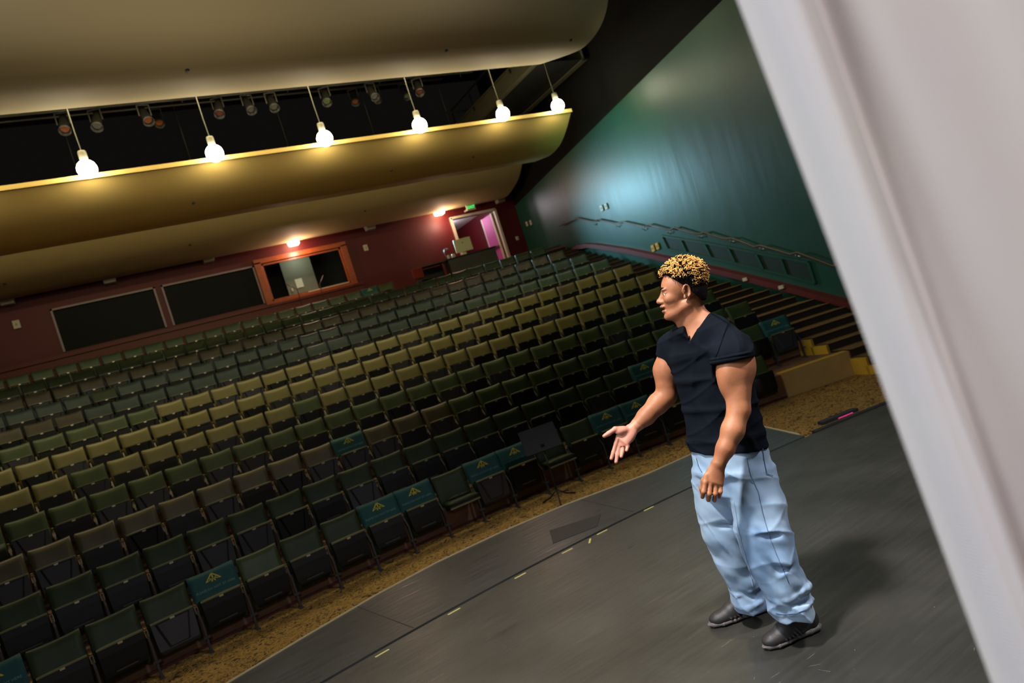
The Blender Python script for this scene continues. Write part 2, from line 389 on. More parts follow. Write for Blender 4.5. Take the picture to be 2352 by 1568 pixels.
def wall_holes(name,Y,x0,x1,z0,z1,holes,m,th=.15):
    xs=sorted({x0,x1,*[h[0] for h in holes],*[h[1] for h in holes]}); zs=sorted({z0,z1,*[h[2] for h in holes],*[h[3] for h in holes]})
    mb=MB()
    for a,b in zip(xs[:-1],xs[1:]):
        for c,d in zip(zs[:-1],zs[1:]):
            cx,cz=(a+b)/2,(c+d)/2
            if any(h[0]<cx<h[1] and h[2]<cz<h[3] for h in holes): continue
            mb.add([(a,Y,c),(b,Y,c),(b,Y,d),(a,Y,d)],[(0,1,2,3)])
    for h in holes:
        a,b,c,d=h; q=[(a,Y,c),(b,Y,c),(b,Y,d),(a,Y,d)]; q2=[(x,Y+th,z) for x,_,z in q]
        mb.add(q+q2,[(i,(i+1)%4,(i+1)%4+4,i+4) for i in range(4)])
    return struct(mb.obj(name,m))
W1=(-1.38,1.20,4.88,6.08);W2=(1.36,3.98,4.88,6.08);W3=(4.20,6.72,4.88,6.06);DR=(10.9,12.64,zf(12),6.2)
wall_holes('wall_back',21.6,-9.6,13.8,3.2,8.5,[W1,W2,W3,DR],M['red'])
# booth sill trims and wooden posts
mb=MB(); mb.box((1.9,21.56,4.78),(10.4,.10,.10)); mb.box((1.9,21.58,4.60),(10.4,.05,.22)); struct(mb.obj('trim_20',M['redtrim']))
mb=MB(); mb.box((4.09,21.55,5.46),(.20,.12,1.34)); mb.box((6.83,21.55,5.46),(.20,.12,1.34)); mb.box((5.46,21.55,6.15),(2.94,.12,.15)); mb.box((5.46,21.56,4.83),(2.6,.11,.09))
struct(bevel(mb.obj('trim_21',M['wood']),.008))
def window(n,W,m,bottom=True,pane=True):
    r=bpy.data.objects.new('window_%d'%n,None); COL.objects.link(r); r['kind']='structure'
    a,b,c,d=W; mb=MB(); t=.05
    mb.box(((a+b)/2,21.585,d-t/2),(b-a,.06,t)); 
    mb.box((a+t/2,21.585,(c+d)/2),(t,.06,d-c)); mb.box((b-t/2,21.585,(c+d)/2),(t,.06,d-c))
    if bottom: mb.box(((a+b)/2,21.585,c+t/2),(b-a,.06,t))
    mb.obj('window_frame',m,r)
    if pane: mesh_obj('pane',[(a,21.64,c),(b,21.64,c),(b,21.64,d),(a,21.64,d)],[(0,1,2,3)],M['glass'],r)
window(1,W1,M['mauve'],False); window(2,W2,M['mauve'],False)
window(3,W3,M['wood'],True,False)
o=MB(); o.box((6.0,21.58,4.91),(1.35,.07,.03)); struct(o.obj('trim_22',M['offwhite']))
# booth room behind window 3
mb=MB()
mb.add([(-2,24.2,4.2),(7.6,24.2,4.2),(7.6,24.2,6.6),(-2,24.2,6.6)],[(0,1,2,3)]); mb.add([(7.6,21.76,4.2),(7.6,24.2,4.2),(7.6,24.2,6.6),(7.6,21.76,6.6)],[(0,1,2,3)])
mb.add([(-2,21.76,6.6),(7.6,21.76,6.6),(7.6,24.2,6.6),(-2,24.2,6.6)],[(0,1,2,3)]); mb.add([(-2,21.76,4.2),(7.6,21.76,4.2),(7.6,24.2,4.2),(-2,24.2,4.2)],[(3,2,1,0)])
struct(mb.obj('wall_booth',mat('booth_grey_wall',S(60,62,54),.8)))
mb=MB(); mb.box((5.55,23.0,5.4),(1.0,.05,2.2)); d2=struct(mb.obj('door_2',mat('booth_grey_door',S(120,122,104),.6)))
mb=MB(); mb.box((5.18,22.95,5.3),(.05,.06,.12)); mb.obj('door_handle',M['steel'],d2)
mb=MB(); mb.box((5.47,22.955,5.47),(.24,.01,.30)); tag(mb.obj('paper_notice',M['paper']),'white paper notice on the door seen through the booth window','notice')
light('booth_lamp','POINT',(5.6,22.4,6.3),14,(.95,1,.8),size=.15)
# doorway corridor
mb=MB()
mb.add([(10.7,21.75,zf(12)),(13.2,21.75,zf(12)),(13.2,27,zf(12)),(10.7,27,zf(12))],[(0,1,2,3)])
o=struct(mb.obj('floor',M['brown']))
mb=MB(); z=zf(12)
mb.add([(10.7,26.9,z),(13.2,26.9,z),(13.2,26.9,7),(10.7,26.9,7)],[(0,1,2,3)]); mb.add([(10.7,21.75,z),(10.7,26.9,z),(10.7,26.9,7),(10.7,21.75,7)],[(0,1,2,3)]); mb.add([(13.2,21.75,z),(13.2,26.9,z),(13.2,26.9,7),(13.2,21.75,7)],[(3,2,1,0)])
struct(mb.obj('wall_corridor',M['red']))
struct(mesh_obj('ceiling',[(10.7,21.76,6.62),(13.2,21.76,6.62),(13.2,26.9,6.62),(10.7,26.9,6.62)],[(0,1,2,3)],M['corrwhite']))
mb=MB(); mb.box((10.87,21.56,(z+6.25)/2),(.07,.12,6.25-z)); mb.box((12.68,21.56,(z+6.25)/2),(.09,.12,6.25-z)); mb.box((11.77,21.56,6.24),(1.86,.12,.08)); struct(mb.obj('trim_23',M['offwhite']))
dl=bpy.data.objects.new('door_1',None); COL.objects.link(dl); dl['kind']='structure'; dl.location=(12.60,21.70,z); dl.rotation_euler=(0,0,math.radians(91))
# leaf extends along local +x
mb=MB(); mb.box((.43,0,1.08),(.70,.045,2.14)); mb.obj('door_leaf',M['pink'],dl)
mb=MB(); mb.box((.04,0,1.08),(.08,.05,2.16)); mb.box((.82,0,1.08),(.08,.05,2.16)); mb.obj('door_edge',M['offwhite'],dl)
mb=MB(); mb.box((.43,.055,.95),(.70,.05,.07)); mb.box((.43,-.055,.95),(.70,.05,.07)); mb.obj('push_bar',M['steel'],dl)
light('corridor_lamp','POINT',(11.7,24.0,6.3),42,(1,.88,.95),size=.2)
light('corridor_lamp_door','POINT',(12.0,22.3,6.3),14,(1,.8,.95),size=.15)
# ------------------------------------------------------------------ ceiling panels (convex shells)
def shell(name,prof,x0,x1,label,pm,th=.03):
    n=len(prof); v=[]; f=[]
    # smooth the profile
    P=[]
    for i in range(n-1):
        p0=prof[max(i-1,0)];p1=prof[i];p2=prof[i+1];p3=prof[min(i+2,n-1)]
        for k in range(4):
            t=k/4; P.append(tuple(.5*((2*p1[c])+(-p0[c]+p2[c])*t+(2*p0[c]-5*p1[c]+4*p2[c]-p3[c])*t*t+(-p0[c]+3*p1[c]-3*p2[c]+p3[c])*t**3) for c in(0,1)))
    P.append(prof[-1]); n=len(P)
    Q=[]
    for i,p in enumerate(P):
        a=P[max(i-1,0)];b=P[min(i+1,n-1)]; d=Vector((b[0]-a[0],b[1]-a[1])).normalized(); Q.append((p[0]-d.y*th,p[1]+d.x*th))
    for x in (x0,x1):
        v+=[(x,*p) for p in P]+[(x,*q) for q in Q]
    m=2*n
    for i in range(n-1):
        f+=[(i,i+1,m+i+1,m+i),(n+i,m+n+i,m+n+i+1,n+i+1),(i,n+i,n+i+1,i+1),(m+i,m+i+1,m+n+i+1,m+n+i)]
    f+=[(0,m,m+n,n),(n-1,2*n-1,m+2*n-1,m+n-1)]
    o=mesh_obj(name,v,f,pm); 
    for p in o.data.polygons: p.use_smooth=abs(p.normal.x)<.5
    me=o.modifiers.new('e','EDGE_SPLIT'); me.split_angle=math.radians(40)
    e=MB(); e.box(((x0+x1)/2,prof[0][0]-.012,prof[0][1]-.005),(x1-x0,.03,.085)); e.obj('edge_strip',pm,o)
    return tag(o,label,'ceiling panel')
P1=[(9.35,9.3),(9.55,8.6),(9.85,8.02),(10.2,7.52),(10.46,7.29),(10.75,7.17),(11.07,7.12),(11.4,7.13),(11.96,7.27),(12.93,7.57)]
shell('ceiling_panel',P1,-9.5,10.0,'nearest and largest tan acoustic ceiling panel, above the front rows',mat('cool_lit_panel_paint',S(188,174,142),.75))  # cool stage bounce light put into this panel's colour
# nearer continuation of the first panel overhead
P2=[(13.98,6.76),(14.44,6.41),(14.91,6.18),(15.41,6.12),(15.75,6.16),(16.25,6.24)]
shell('ceiling_panel',P2,-9.0,11.33,'middle tan acoustic ceiling panel with globe lamps along its edge',mat('mustard_tan_panel_paint',S(206,176,100),.75))
P3=[(19.0,7.5),(19.27,7.13),(19.7,6.8),(20.14,6.62),(20.86,6.47),(21.58,6.56)]
shell('ceiling_panel',P3,-9.0,12.95,'rearmost tan ceiling panel meeting the maroon back wall',mat('tan_panel_paint',S(188,168,118),.75))
# sprinkler dots on the panels
def profz(P,y):
    for a,b in zip(P[:-1],P[1:]):
        if a[0]<=y<=b[0]: return a[1]+(b[1]-a[1])*(y-a[0])/(b[0]-a[0])
for k,(px,py,P) in enumerate([(430,160,P1),(1024,114,P1),(1310,90,P1),(444,464,P2),(898,390,P2),(1087,359,P2),(436,561,P3),(838,483,P3),(10,650,P3)]):
    lo,hi=P[0][0],P[-1][0]
    best=min(np.linspace(lo+.05,hi-.05,200),key=lambda y:abs(pty(px,py,y).z-profz(P,y)))
    p=pty(px,py,best); mb=MB(); mb.lathe([(0,-.03),(.03,-.028),(.035,0),(.0,.0)],(p.x,p.y,profz(P,best)-.004),8)
    tag(mb.obj('sprinkler_head',M['vent']),['dark sprinkler head near the middle of the nearest ceiling panel','dark sprinkler head on the nearest panel, left of its rounded end','dark sprinkler head at the rounded right end of the nearest panel','leftmost dark sprinkler head on the middle ceiling panel','second dark sprinkler head from the left on the middle ceiling panel','rightmost dark sprinkler head on the middle ceiling panel','dark sprinkler head on the rear panel, above the middle booth window','dark sprinkler head on the rear panel, above the unlit lamp right of the booth','dark sprinkler head on the rear panel at the left edge of the picture'][k],'sprinkler','sprinkler heads in the ceiling panels')
# globe lamps
gx=[(200,388),(493,352),(746,318),(964,288),(1155,262),(1281,243)]
ordn=['first','second','third','fourth','fifth','last']
extra=[-2,-1]
for k,(px,py) in enumerate(gx):
    p=pty(px,py,13.72)
    g=thing('globe_pendant','glowing round globe lamp hanging at the panel edge, %s from the left'%ordn[k],'lamp',p,0,'globe lamps along the middle panel')
    mb=MB(); r=.165; mb.lathe([(max(0,r*math.sin(t)),-r*math.cos(t)) for t in np.linspace(0,PI*.93,12)],n=20); mb.obj('globe',M['globe'],g,True)
    mb=MB(); mb.lathe([(0,.33),(.062,.33),(.07,.30),(.07,.19),(.055,.15),(.02,.14)],n=14); mb.obj('socket',M['socket'],g,True)
    mb=MB(); mb.tube([(0,0,.30),(-.01,0,.7),(0,0,4.3)],.008,6); mb.obj('cord',M['cord'],g)
for k,x in enumerate((-2.0,-4.2,-6.4)):
    g=thing('globe_pendant','glowing globe lamp beyond the left picture edge, %s beyond it'%('nearest','second','farthest')[k],'lamp',(x,13.72,6.79),0,'globe lamps beyond the left edge')
    mb=MB(); mb.lathe([(max(0,r*math.sin(t)),-r*math.cos(t)) for t in np.linspace(0,PI*.93,12)],n=20); mb.obj('globe',M['globe'],g,True)
    mb=MB(); mb.lathe([(0,.30),(.055,.30),(.062,.27),(.062,.17),(.05,.135),(.02,.12)],n=14); mb.obj('socket',M['socket'],g,True)
    mb=MB(); mb.tube([(0,0,.30),(0,0,4.3)],.008,6); mb.obj('cord',M['cord'],g)
for x in (-.9,6.1): light('front_panel_globe','POINT',(x,8.0,8.2),44,(1,.92,.78),size=.15)
# ------------------------------------------------------------------ catwalk and rigging in the dark gap
cw=thing('catwalk','black steel catwalk beams in the dark gap above the last globe lamps','catwalk',(10.4,14,8))
cw.location=(0,0,0)
for x,nm in ((10.55,'beam'),(12.15,'beam')):
    mb=MB(); 
    for zz in (8.0,8.42): mb.box((x,16.3,zz),(.18,4.9,.03))
    mb.box((x,16.3,8.2),(.03,4.9,.42)); mb.obj(nm,M['beam'],cw)
mb=MB(); mb.box((11.35,16.3,8.05),(1.45,4.8,.02)); mb.obj('deck_plate',M['blackmetal'],cw)
mb=MB(); mb.bar((10.5,13.9,8.9),(10.5,18.6,8.9),.04); mb.bar((12.2,13.9,8.9),(12.2,18.6,8.9),.04)
for y in (13.9,14.9,15.9,17.2,18.5):
    for x in (10.5,12.2): mb.bar((x,y,8.3),(x,y,8.9),.035)
mb.obj('guard_rail',M['blackmetal'],cw)
mb=MB(); mb.bar((10.0,13.95,8.75),(12.9,13.95,8.75),.05); mb.bar((9.4,17.6,8.5),(12.9,17.6,8.5),.05); mb.obj('cross_pipe',M['blackmetal'],cw)
pipes=[(14.6,8.3),(16.2,8.9),(17.6,7.9)]   # nearest, highest, rearmost
for k,(y,zz) in enumerate(pipes):
    mb=MB(); mb.tube([(-8,y,zz),(9.2,y,zz)],.03,8)
    for x in np.arange(-7,10,2.4): mb.tube([(x,y,zz),(x,y,11.1)],.012,5)
    tag(mb.obj('lighting_pipe',M['blackmetal'],None,True),['nearest black lighting pipe hung in the dark ceiling gap','highest black lighting pipe in the dark ceiling gap','rearmost black lighting pipe in the dark ceiling gap'][k],'pipe')
def stage_light(loc,rx,label,tint,grp):
    g=thing('stage_spotlight',label,'stage light',loc,random.uniform(-.5,.5),grp)
    Mx=Matrix.Rotation(rx,3,'X')
    mb=MB(); mb.lathe([(0,-.22),(.07,-.22),(.085,-.1),(.085,.10),(.11,.22),(.10,.22),(.075,.10)],n=12,M=Mx,c=(0,0,-.22)); mb.obj('housing',M['blackmetal'],g,True)
    mb=MB(); mb.lathe([(0,.14),(.075,.15)],n=12,M=Mx,c=(0,0,-.22)); mb.obj('lens',tint,g)
    mb=MB(); mb.bar((-.11,0,-.22),(-.11,0,0),.02,.03); mb.bar((.11,0,-.22),(.11,0,0),.02,.03); mb.bar((-.12,0,0),(.12,0,0),.03,.02); mb.bar((0,0,0),(0,0,.07),.05,.03); mb.obj('yoke',M['blackmetal'],g)
lensm=[mat('amber_gel',S(110,56,28),.3),mat('clear_lens',S(70,74,78),.2),mat('red_gel',S(74,26,24),.3),mat('green_gel',S(70,90,60),.2)]
sp=[(0,.2,0),(0,.75,1),(0,1.6,0),(0,3.0,2),(0,3.6,1),(0,4.1,1),(0,5.3,3),(0,6.4,1),(0,7.6,2),(1,2.0,0),(1,6.6,0),(1,7.2,2),(1,8.0,3),(2,5.0,2),(2,6.2,1)]
for i,(pi_,x,li) in enumerate(sp):
    y,zz=pipes[pi_]; stage_light((x,y,zz-.05),PI-.6,'black stage spotlight %s from the left on the %s lighting pipe'%(['first','second','third','fourth','fifth','sixth','seventh','eighth','ninth','first','second','third','fourth','first','second'][i],['nearest','highest','rearmost'][pi_]),lensm[li],'spotlights on the lighting pipes')
# ------------------------------------------------------------------ small fittings on back and side walls
def wall_lamp(px,py,lit,label):
    p=pty(px,py,21.42); g=thing('wall_lamp',label,'lamp',p,0,'lamps along the top of the back wall')
    mb=MB(); v=[(-.17,-.12,.03),(.17,-.12,.03),(.15,-.10,-.14),(-.15,-.10,-.14),(-.17,.15,.03),(.17,.15,.03),(.15,.13,-.14),(-.15,.13,-.14)]
    mb.add(v,[(0,3,2,1),(4,5,6,7),(3,7,6,2),(0,4,7,3),(1,2,6,5)]); bevel(mb.obj('lens',M['lens'] if lit else M['lensoff'],g),.02)
    mb=MB(); mb.box((0,.02,.06),(.36,.30,.06)); mb.obj('bracket',M['grey'],g)
    if lit: light('wall_lamp_glow','POINT',(p.x,p.y-.35,p.z-.35),42,(1,.66,.5),size=.08)
wall_lamp(1008,484,True,'lit warm wall lamp between the booth and the open doorway')
wall_lamp(673,553,True,'lit warm wall lamp above the right-hand booth window')
wall_lamp(849,519,False,'unlit wall lamp between the two lit ones')
wall_lamp(477,592,False,'unlit wall lamp above the middle booth window')
wall_lamp(250,640,False,'unlit wall lamp above the left booth window')
wall_lamp(15,689,False,'unlit wall lamp at the left edge of the picture')
wall_lamp(1148,457,False,'unlit wall lamp in the corner right of the doorway')
# exit sign
p=pty(1081,476,21.1); g=thing('exit_sign','small green lit exit sign above the open doorway','sign',p)
mb=MB(); mb.box((0,0,0),(.34,.06,.20)); mb.box((0,.27,0),(.06,.5,.05)); mb.obj('housing',M['offwhite'],g)
def text_mesh(s,size,name,m,extr=.001):
    c=bpy.data.curves.new(name,'FONT'); c.body=s; c.size=size; c.align_x='CENTER'; c.align_y='CENTER'; c.extrude=extr; c.resolution_u=2
    o=bpy.data.objects.new(name,c); COL.objects.link(o); dg=bpy.context.evaluated_depsgraph_get(); me=bpy.data.meshes.new_from_object(o.evaluated_get(dg)); COL.objects.unlink(o); bpy.data.objects.remove(o)
    me.materials.clear(); me.materials.append(m); me.name=name; return me
o=bpy.data.objects.new('lettering',text_mesh('EXIT',.15,'exit_letters',M['exitg'])); link(o,g); o.rotation_euler=(PI/2,0,0); o.location=(0,-.034,0)
def wall_box(P,d,rz,label,m='offwhite',name='wall_plate'):
    g=thing(name,label,'wall plate',P,rz)
    mb=MB(); mb.box((0,0,0),d); bevel(mb.obj('cover_plate',M[m],g),.006)
    mb=MB(); mb.box((0,-d[1]/2-.006,0),(d[0]*.25,.012,d[2]*.3)); mb.obj('toggle',M['socket'],g)
wall_box(pty(840,569,21.56),(.14,.05,.20),0,'small cream wall box on the maroon wall right of the booth')
wall_box(pty(38,745,21.56),(.16,.05,.22),0,'small cream wall box on the dark maroon wall left of the booth')
wall_box(pty(1188,547,21.56),(.10,.05,.14),0,'small cream switch plate right of the open doorway')
rw=math.radians(-90)-math.atan(WS)
for (px,py,l) in ((1382,478,'left cream switch plate of the pair on the brightly lit green wall'),(1392,474,'right cream switch plate of the pair on the brightly lit green wall'),(1210,514,'left cream plate of the pair on the unlit end of the green wall'),(1219,511,'right cream plate of the pair on the unlit end of the green wall'),(1500,570,'left small yellow plate low on the green wall beside the panels'),(1510,565,'right small yellow plate low on the green wall beside the panels')):
    q=ptw(px,py,.03); wall_box(q,(.13,.03,.17),rw,l,'yellow' if py>560 else 'offwhite')
# ------------------------------------------------------------------ handrail, kerb and inset panels on the green wall
hr=thing('handrail','thin kinked wooden handrail climbing the green wall','handrail')
rp=[(1284,518),(1316,505),(1321,500),(1359,508),(1367,508),(1374,504),(1410,512),(1420,512),(1429,509),(1469,518),(1481,520),(1488,515),(1527,526),(1539,528),(1548,522),(1597,537),(1609,536),(1617,533),(1660,547),(1671,548),(1681,546),(1734,567),(1747,563),(1816,584),(1831,579),(1912,610),(1933,606)]
rpts=[ptw(a,b,.09) for a,b in rp]
e=rpts[-1]; rpts+= [e+Vector((-.19,-.95,-.42)),e+Vector((-.23,-1.15,-.40))]
mb=MB(); mb.tube(rpts,.020,8); mb.obj('rail',M['rail'],hr,True)
for px,py in ((1362,510),(1415,514),(1474,521),(1531,529),(1603,538),(1676,549),(1744,566),(1826,582),(1927,608)):
    q=ptw(px,py,.085); mb=MB(); w_=Vector((1,-WS,0)).normalized()
    mb.tube([q-Vector((0,0,.02)),q-Vector((0,0,.07)),q+w_*.085-Vector((0,0,.09))],.011,6); mb.lathe([(0,0),(.035,0),(.035,.01),(0,.012)],c=q+w_*.08-Vector((0,0,.09)),n=8,M=Matrix.Rotation(PI/2,3,'Y')); mb.obj('bracket',M['steel'],hr,True)
kz=[(5.4,-.56),(6.2,-.30),(8.07,.42),(9.05,.82),(10.75,1.49),(12.92,2.31),(14.75,2.98),(16.4,3.51),(17.05,3.685),(17.6,3.76),(18.0,3.74),(18.63,3.58)]
mb=MB(); v=[];f=[]
for i,(y,z) in enumerate(kz):
    x=WX(y); v+=[(x-.15,y,z-.13),(x-.15,y,z),(x,y,z+.02),(x,y,z-.13)]
    if i:
        b=4*i; f+=[(b-4,b,b+1,b-3),(b-3,b+1,b+2,b-2),(b-1,b+3,b,b-4)]
f+=[(0,1,2,3),tuple(len(v)-4+k for k in (3,2,1,0))]
struct(mesh_obj('trim_24',v,f,M['redtrim']))
pn=thing('recessed_panel_run','row of dark green recessed panels low on the green wall under the handrail','wall panel')
tops=[(1520,541),(1563,548),(1617,556.5),(1672,567),(1736,580),(1792,590),(1857,602)]; bots=[(1535,572),(1578,580),(1635,592),(1690,604),(1755,620),(1808,632),(1872,650)]
off=.03
for i in range(6):
    q=[ptw(*tops[i],off),ptw(*tops[i+1],off),ptw(*bots[i+1],off),ptw(*bots[i],off)]
    c=sum(q,Vector())/4; w_=Vector((1,-WS,0)).normalized()
    q1=[c+(a-c)*.94 for a in q]; q2=[a+w_*.024 for a in q1]
    mesh_obj('panel',q1+q2,[(0,1,2,3)],M['greenpanel'],pn).location=w_*.022
mb=MB()
for i in range(6):
    mb.bar(ptw(*tops[i],.02),ptw(*tops[i+1],.02),.05,.05); mb.bar(ptw(*bots[i],.02),ptw(*bots[i+1],.02),.05,.05)
mb.obj('rail',M['green'],pn)
for i in range(7):
    mb=MB(); mb.bar(ptw(*tops[i],.02),ptw(*bots[i],.02),.05,.06); mb.obj('divider',M['green'],pn)
# low kerb light, then a box added for a bluish reflection
for k,(px,py) in enumerate([(1712,641),(1795,659)]):
    q=ptw(px,py,.16); mb=MB(); mb.box(q,(.05,.12,.07)); tag(mb.obj('kerb_box',M['offwhite']),['pale step light by the kerb behind the man\'s head','pale box standing in for a bluish reflection by the kerb further right'][k],'light')
# ------------------------------------------------------------------ stage marks
tp=[(1490,1168),(1383,1222),(1355,1242),(1303,1265),(1195,1322),(1043,1404),(878,1500)]
tw=['seventh','sixth','fifth, turned across the line','fourth','third','second','first']
for k,(px,py) in enumerate(tp):
    p=ptz(px,py,0); a=-math.atan2(p.x-XC,p.y-YC)+(.9 if k==2 else 0)
    mb=MB(); mb.box((0,0,.0012),(.10,.016,.0024)); o=mb.obj('tape_strip',M['tape']); o.location=p; o.rotation_euler=(0,0,a)
    tag(o,'strip of pale tape by the stage seam, %s from the left'%tw[k],'tape','tape strips along the stage seam')
p=ptz(1936,962,0); a=-math.atan2(p.x-XC,p.y-YC)
g=thing('floor_marker_light','small black box with a magenta light strip on the stage edge','light',(p.x,p.y+.02,0.012),a)
mb=MB(); mb.box((0,.03,.014),(.42,.08,.03)); mb.obj('box',M['black'],g)
mb=MB(); mb.box((.05,-.014,.008),(.17,.006,.007)); mb.obj('light_strip',M['pinkled'],g)
q=[ptz(*a,-.002) for a in ((1262,1218),(1380,1180),(1372,1208),(1270,1248))]
tag(mesh_obj('floor_hatch',[(a.x,a.y,-.001) for a in q]+[(a.x,a.y,-.004) for a in q],[(3,2,1,0),(0,1,5,4),(1,2,6,5),(2,3,7,6),(3,0,4,7)],M['plinthgrey']),'dark rectangular hatch patch on the apron left of the man','hatch')
for (x0,y0,x1,y1) in ((-.2,4.85,.5,4.72),(1.0,5.85,1.15,4.72),(3.3,5.7,3.2,4.75)):
    mb=MB(); mb.bar((x0,y0,-.0036),(x1,y1,-.0036),.008,.002); struct(mb.obj('trim_30',M['black']))
# fine scuffs and dust, one object
mb=MB()
for i in range(420):
    x=random.uniform(.8,7.5); y=random.uniform(.7,4.4)
    if math.hypot(x-XC,y-YC)>RS-.08: continue
    a=random.gauss(0,.9); L=random.choice((.003,.004,.006,.008,.02,.05)); wdt=random.choice((.0008,.0012)) if L>.012 else .0025
    d=Vector((math.cos(a),math.sin(a),0))*L/2; n=Vector((-d.y,d.x,0)).normalized()*wdt/2; c=Vector((x,y,.0006))
    mb.add([c-d-n,c+d-n,c+d+n,c-d+n],[(0,1,2,3)])
o=mb.obj('floor_scuffs',M['scratch']); o['kind']='stuff'; tag(o,'fine pale scuffs and dust specks on the black stage floor','scuffs')
# ------------------------------------------------------------------ curtain
E0=pt(1752,0,.56); E1=pt(2334,1568,.56); s_=(E1-E0)/(E1.z-E0.z)
cr=Vector((RIGHT.x,RIGHT.y,0)).normalized(); cf=Vector((FWD.x,FWD.y,0)).normalized()
prof=[(.014,.09),(.005,.055),(0,.025),(.006,-.008),(.024,-.026),(.046,-.020),(.066,.004),(.078,.026),(.088,.032),(.098,.016),(.115,.006),(.14,.006),(.18,.012),(.215,.010),(.25,.018),(.30,.022),(.34,.012),(.40,-.004),(.46,.02),(.52,.05),(.6,.02),(.7,.06),(.8,.02),(.9,.06)]
pp=[]
for i in range(len(prof)-1):
    p0=prof[max(i-1,0)];p1=prof[i];p2=prof[i+1];p3=prof[min(i+2,len(prof)-1)]
    for k in range(5):
        t=k/5; pp.append(tuple(.5*((2*p1[c])+(-p0[c]+p2[c])*t+(2*p0[c]-5*p1[c]+4*p2[c]-p3[c])*t*t+(-p0[c]+3*p1[c]-3*p2[c]+p3[c])*t**3) for c in(0,1)))
v=[];f=[]; zs=list(np.linspace(.015,4.6,70))
for j,z in enumerate(zs):
    e=E0+s_*(z-E0.z); k=.62*max(.6,min(1.5,1+.35*(z-1.73)))
    for i,(a,b) in enumerate(pp):
        wob=.004*math.sin(z*5+i*.15)+.003*math.sin(z*11+i*.31) if i>22 else 0
        v.append(e+cr*(a*k if a<.1 else .1*k+(a-.1)*1.15)+cf*(b*max(k,.6)+wob))
n=len(pp)
for j in range(len(zs)-1):
    for i in range(n-1): f.append((j*n+i,j*n+i+1,(j+1)*n+i+1,(j+1)*n+i))
cu=mesh_obj('stage_curtain',v,f,M['drape'],None,True); cu.modifiers.new('s','SOLIDIFY').thickness=.0015
tag(cu,'pale grey folded stage curtain hanging close at the right','curtain')
# ------------------------------------------------------------------ theatre seats
def cushion(name,fmap,nu,nv,m,pw=4):
    """closed pillow: fmap(u,v,s) with u,v in -1..1 and s in {-1 front, 1 back}*profile"""
    v=[];f=[]
    for side in (-1,1):
        for j in range(nv+1):
            for i in range(nu+1):
                u=-1+2*i/nu; w=-1+2*j/nv
                u2=math.sin(u*PI/2); w2=math.sin(w*PI/2)
                t=max(0,(1-abs(u2)**pw))**.5*max(0,(1-abs(w2)**pw))**.5
                v.append(fmap(u2,w2,side*t))
    W=nu+1; N=W*(nv+1)
    for j in range(nv):
        for i in range(nu):
            a=j*W+i; f.append((a,a+1,a+W+1,a+W)); f.append((N+a,N+a+W,N+a+W+1,N+a+1))
    bm=bmesh.new(); me=bpy.data.meshes.new(name); me.from_pydata(v,[],f); bm.from_mesh(me); bmesh.ops.remove_doubles(bm,verts=bm.verts,dist=.0008); bmesh.ops.recalc_face_normals(bm,faces=bm.faces); bm.to_mesh(me); bm.free()
    me.polygons.foreach_set('use_smooth',[True]*len(me.polygons)); me.materials.append(m); return me
def backmap(u,w,t):
    k=(w+1)/2; z=.385+.395*k-.014*(1-u*u)*max(0,w)
    y=.15+.12*k-.018*u*u
    return (u*.238,y+t*.032,z)
me_back=cushion('backrest',backmap,8,7,M['vgreen'],8)
PIV=(0,.03,.20)
def cmap(u,w,t):
    k=(w+1)/2; return (u*.225,.045+t*.036,-.03+.375*k-.006*u*u*k)
me_cush=cushion('seat_cushion',cmap,6,7,M['vgreen'],5)
def mk(mb,name,m,smooth=False):
    me=bpy.data.meshes.new(name); me.from_pydata(mb.v,[],mb.f); me.validate(); me.materials.append(m)
    if smooth: me.polygons.foreach_set('use_smooth',[True]*len(me.polygons))
    return me
def shellmesh(name,m):
    mb=MB()
    # base tray with rounded lower edge
    prof=[(.330,.012,.215),(.332,-.006,.213),(.10,-.020,.205),(.03,-.024,.195),(.0,-.012,.180),(-.018,.02,.165)]
    v=[]
    for z,y,hw in prof: v+=[(-hw,y,z),(hw,y,z)]
    for z,y,hw in prof: v+=[(-hw,y+.05 if z<.3 else .03,z),(hw,y+.05 if z<.3 else .03,z)]
    n=len(prof); f=[]
    for i in range(n-1):
        a=2*i; f+=[(a,a+1,a+3,a+2),(2*n+a,2*n+a+2,2*n+a+3,2*n+a+1),(a,a+2,2*n+a+2,2*n+a),(a+1,2*n+a+1,2*n+a+3,a+3)]
    f+=[(0,2*n,2*n+1,1),(2*n-2,2*n-1,4*n-1,4*n-2)]
    mb.add(v,f)
    # raised wedge with bevelled flanks
    top=(.318,-.010);bot=(.02,-.030)
    v=[(-.175,-.010,.318),(.175,-.010,.318),(.105,-.028,.045),(-.105,-.028,.045),(-.150,-.034,.310),(.150,-.034,.310),(.085,-.046,.055),(-.085,-.046,.055)]
    mb.add(v,[(4,5,6,7)[::-1],(0,1,5,4),(1,2,6,5),(2,3,7,6),(3,0,4,7)])
    return mk(mb,name,m)
me_shell=shellmesh('seat_shell',M['shell'])
def shellmesh2(name,m):
    mb=MB()
    prof=[(.330,.012,.215),(.332,-.010,.213),(.25,-.022,.21),(.10,-.034,.205),(.04,-.036,.190),(.0,-.018,.165),(-.018,.02,.14)]
    v=[]
    for z,y,hw in prof: v+=[(-hw,y,z),(hw,y,z)]
    for z,y,hw in prof: v+=[(-hw,.03,z),(hw,.03,z)]
    n=len(prof); f=[]
    for i in range(n-1):
        a=2*i; f+=[(a,a+1,a+3,a+2),(2*n+a,2*n+a+2,2*n+a+3,2*n+a+1),(a,a+2,2*n+a+2,2*n+a),(a+1,2*n+a+1,2*n+a+3,a+3)]
    f+=[(0,2*n,2*n+1,1),(2*n-2,2*n-1,4*n-1,4*n-2)]
    mb.add(v,f); return mk(mb,name,m)
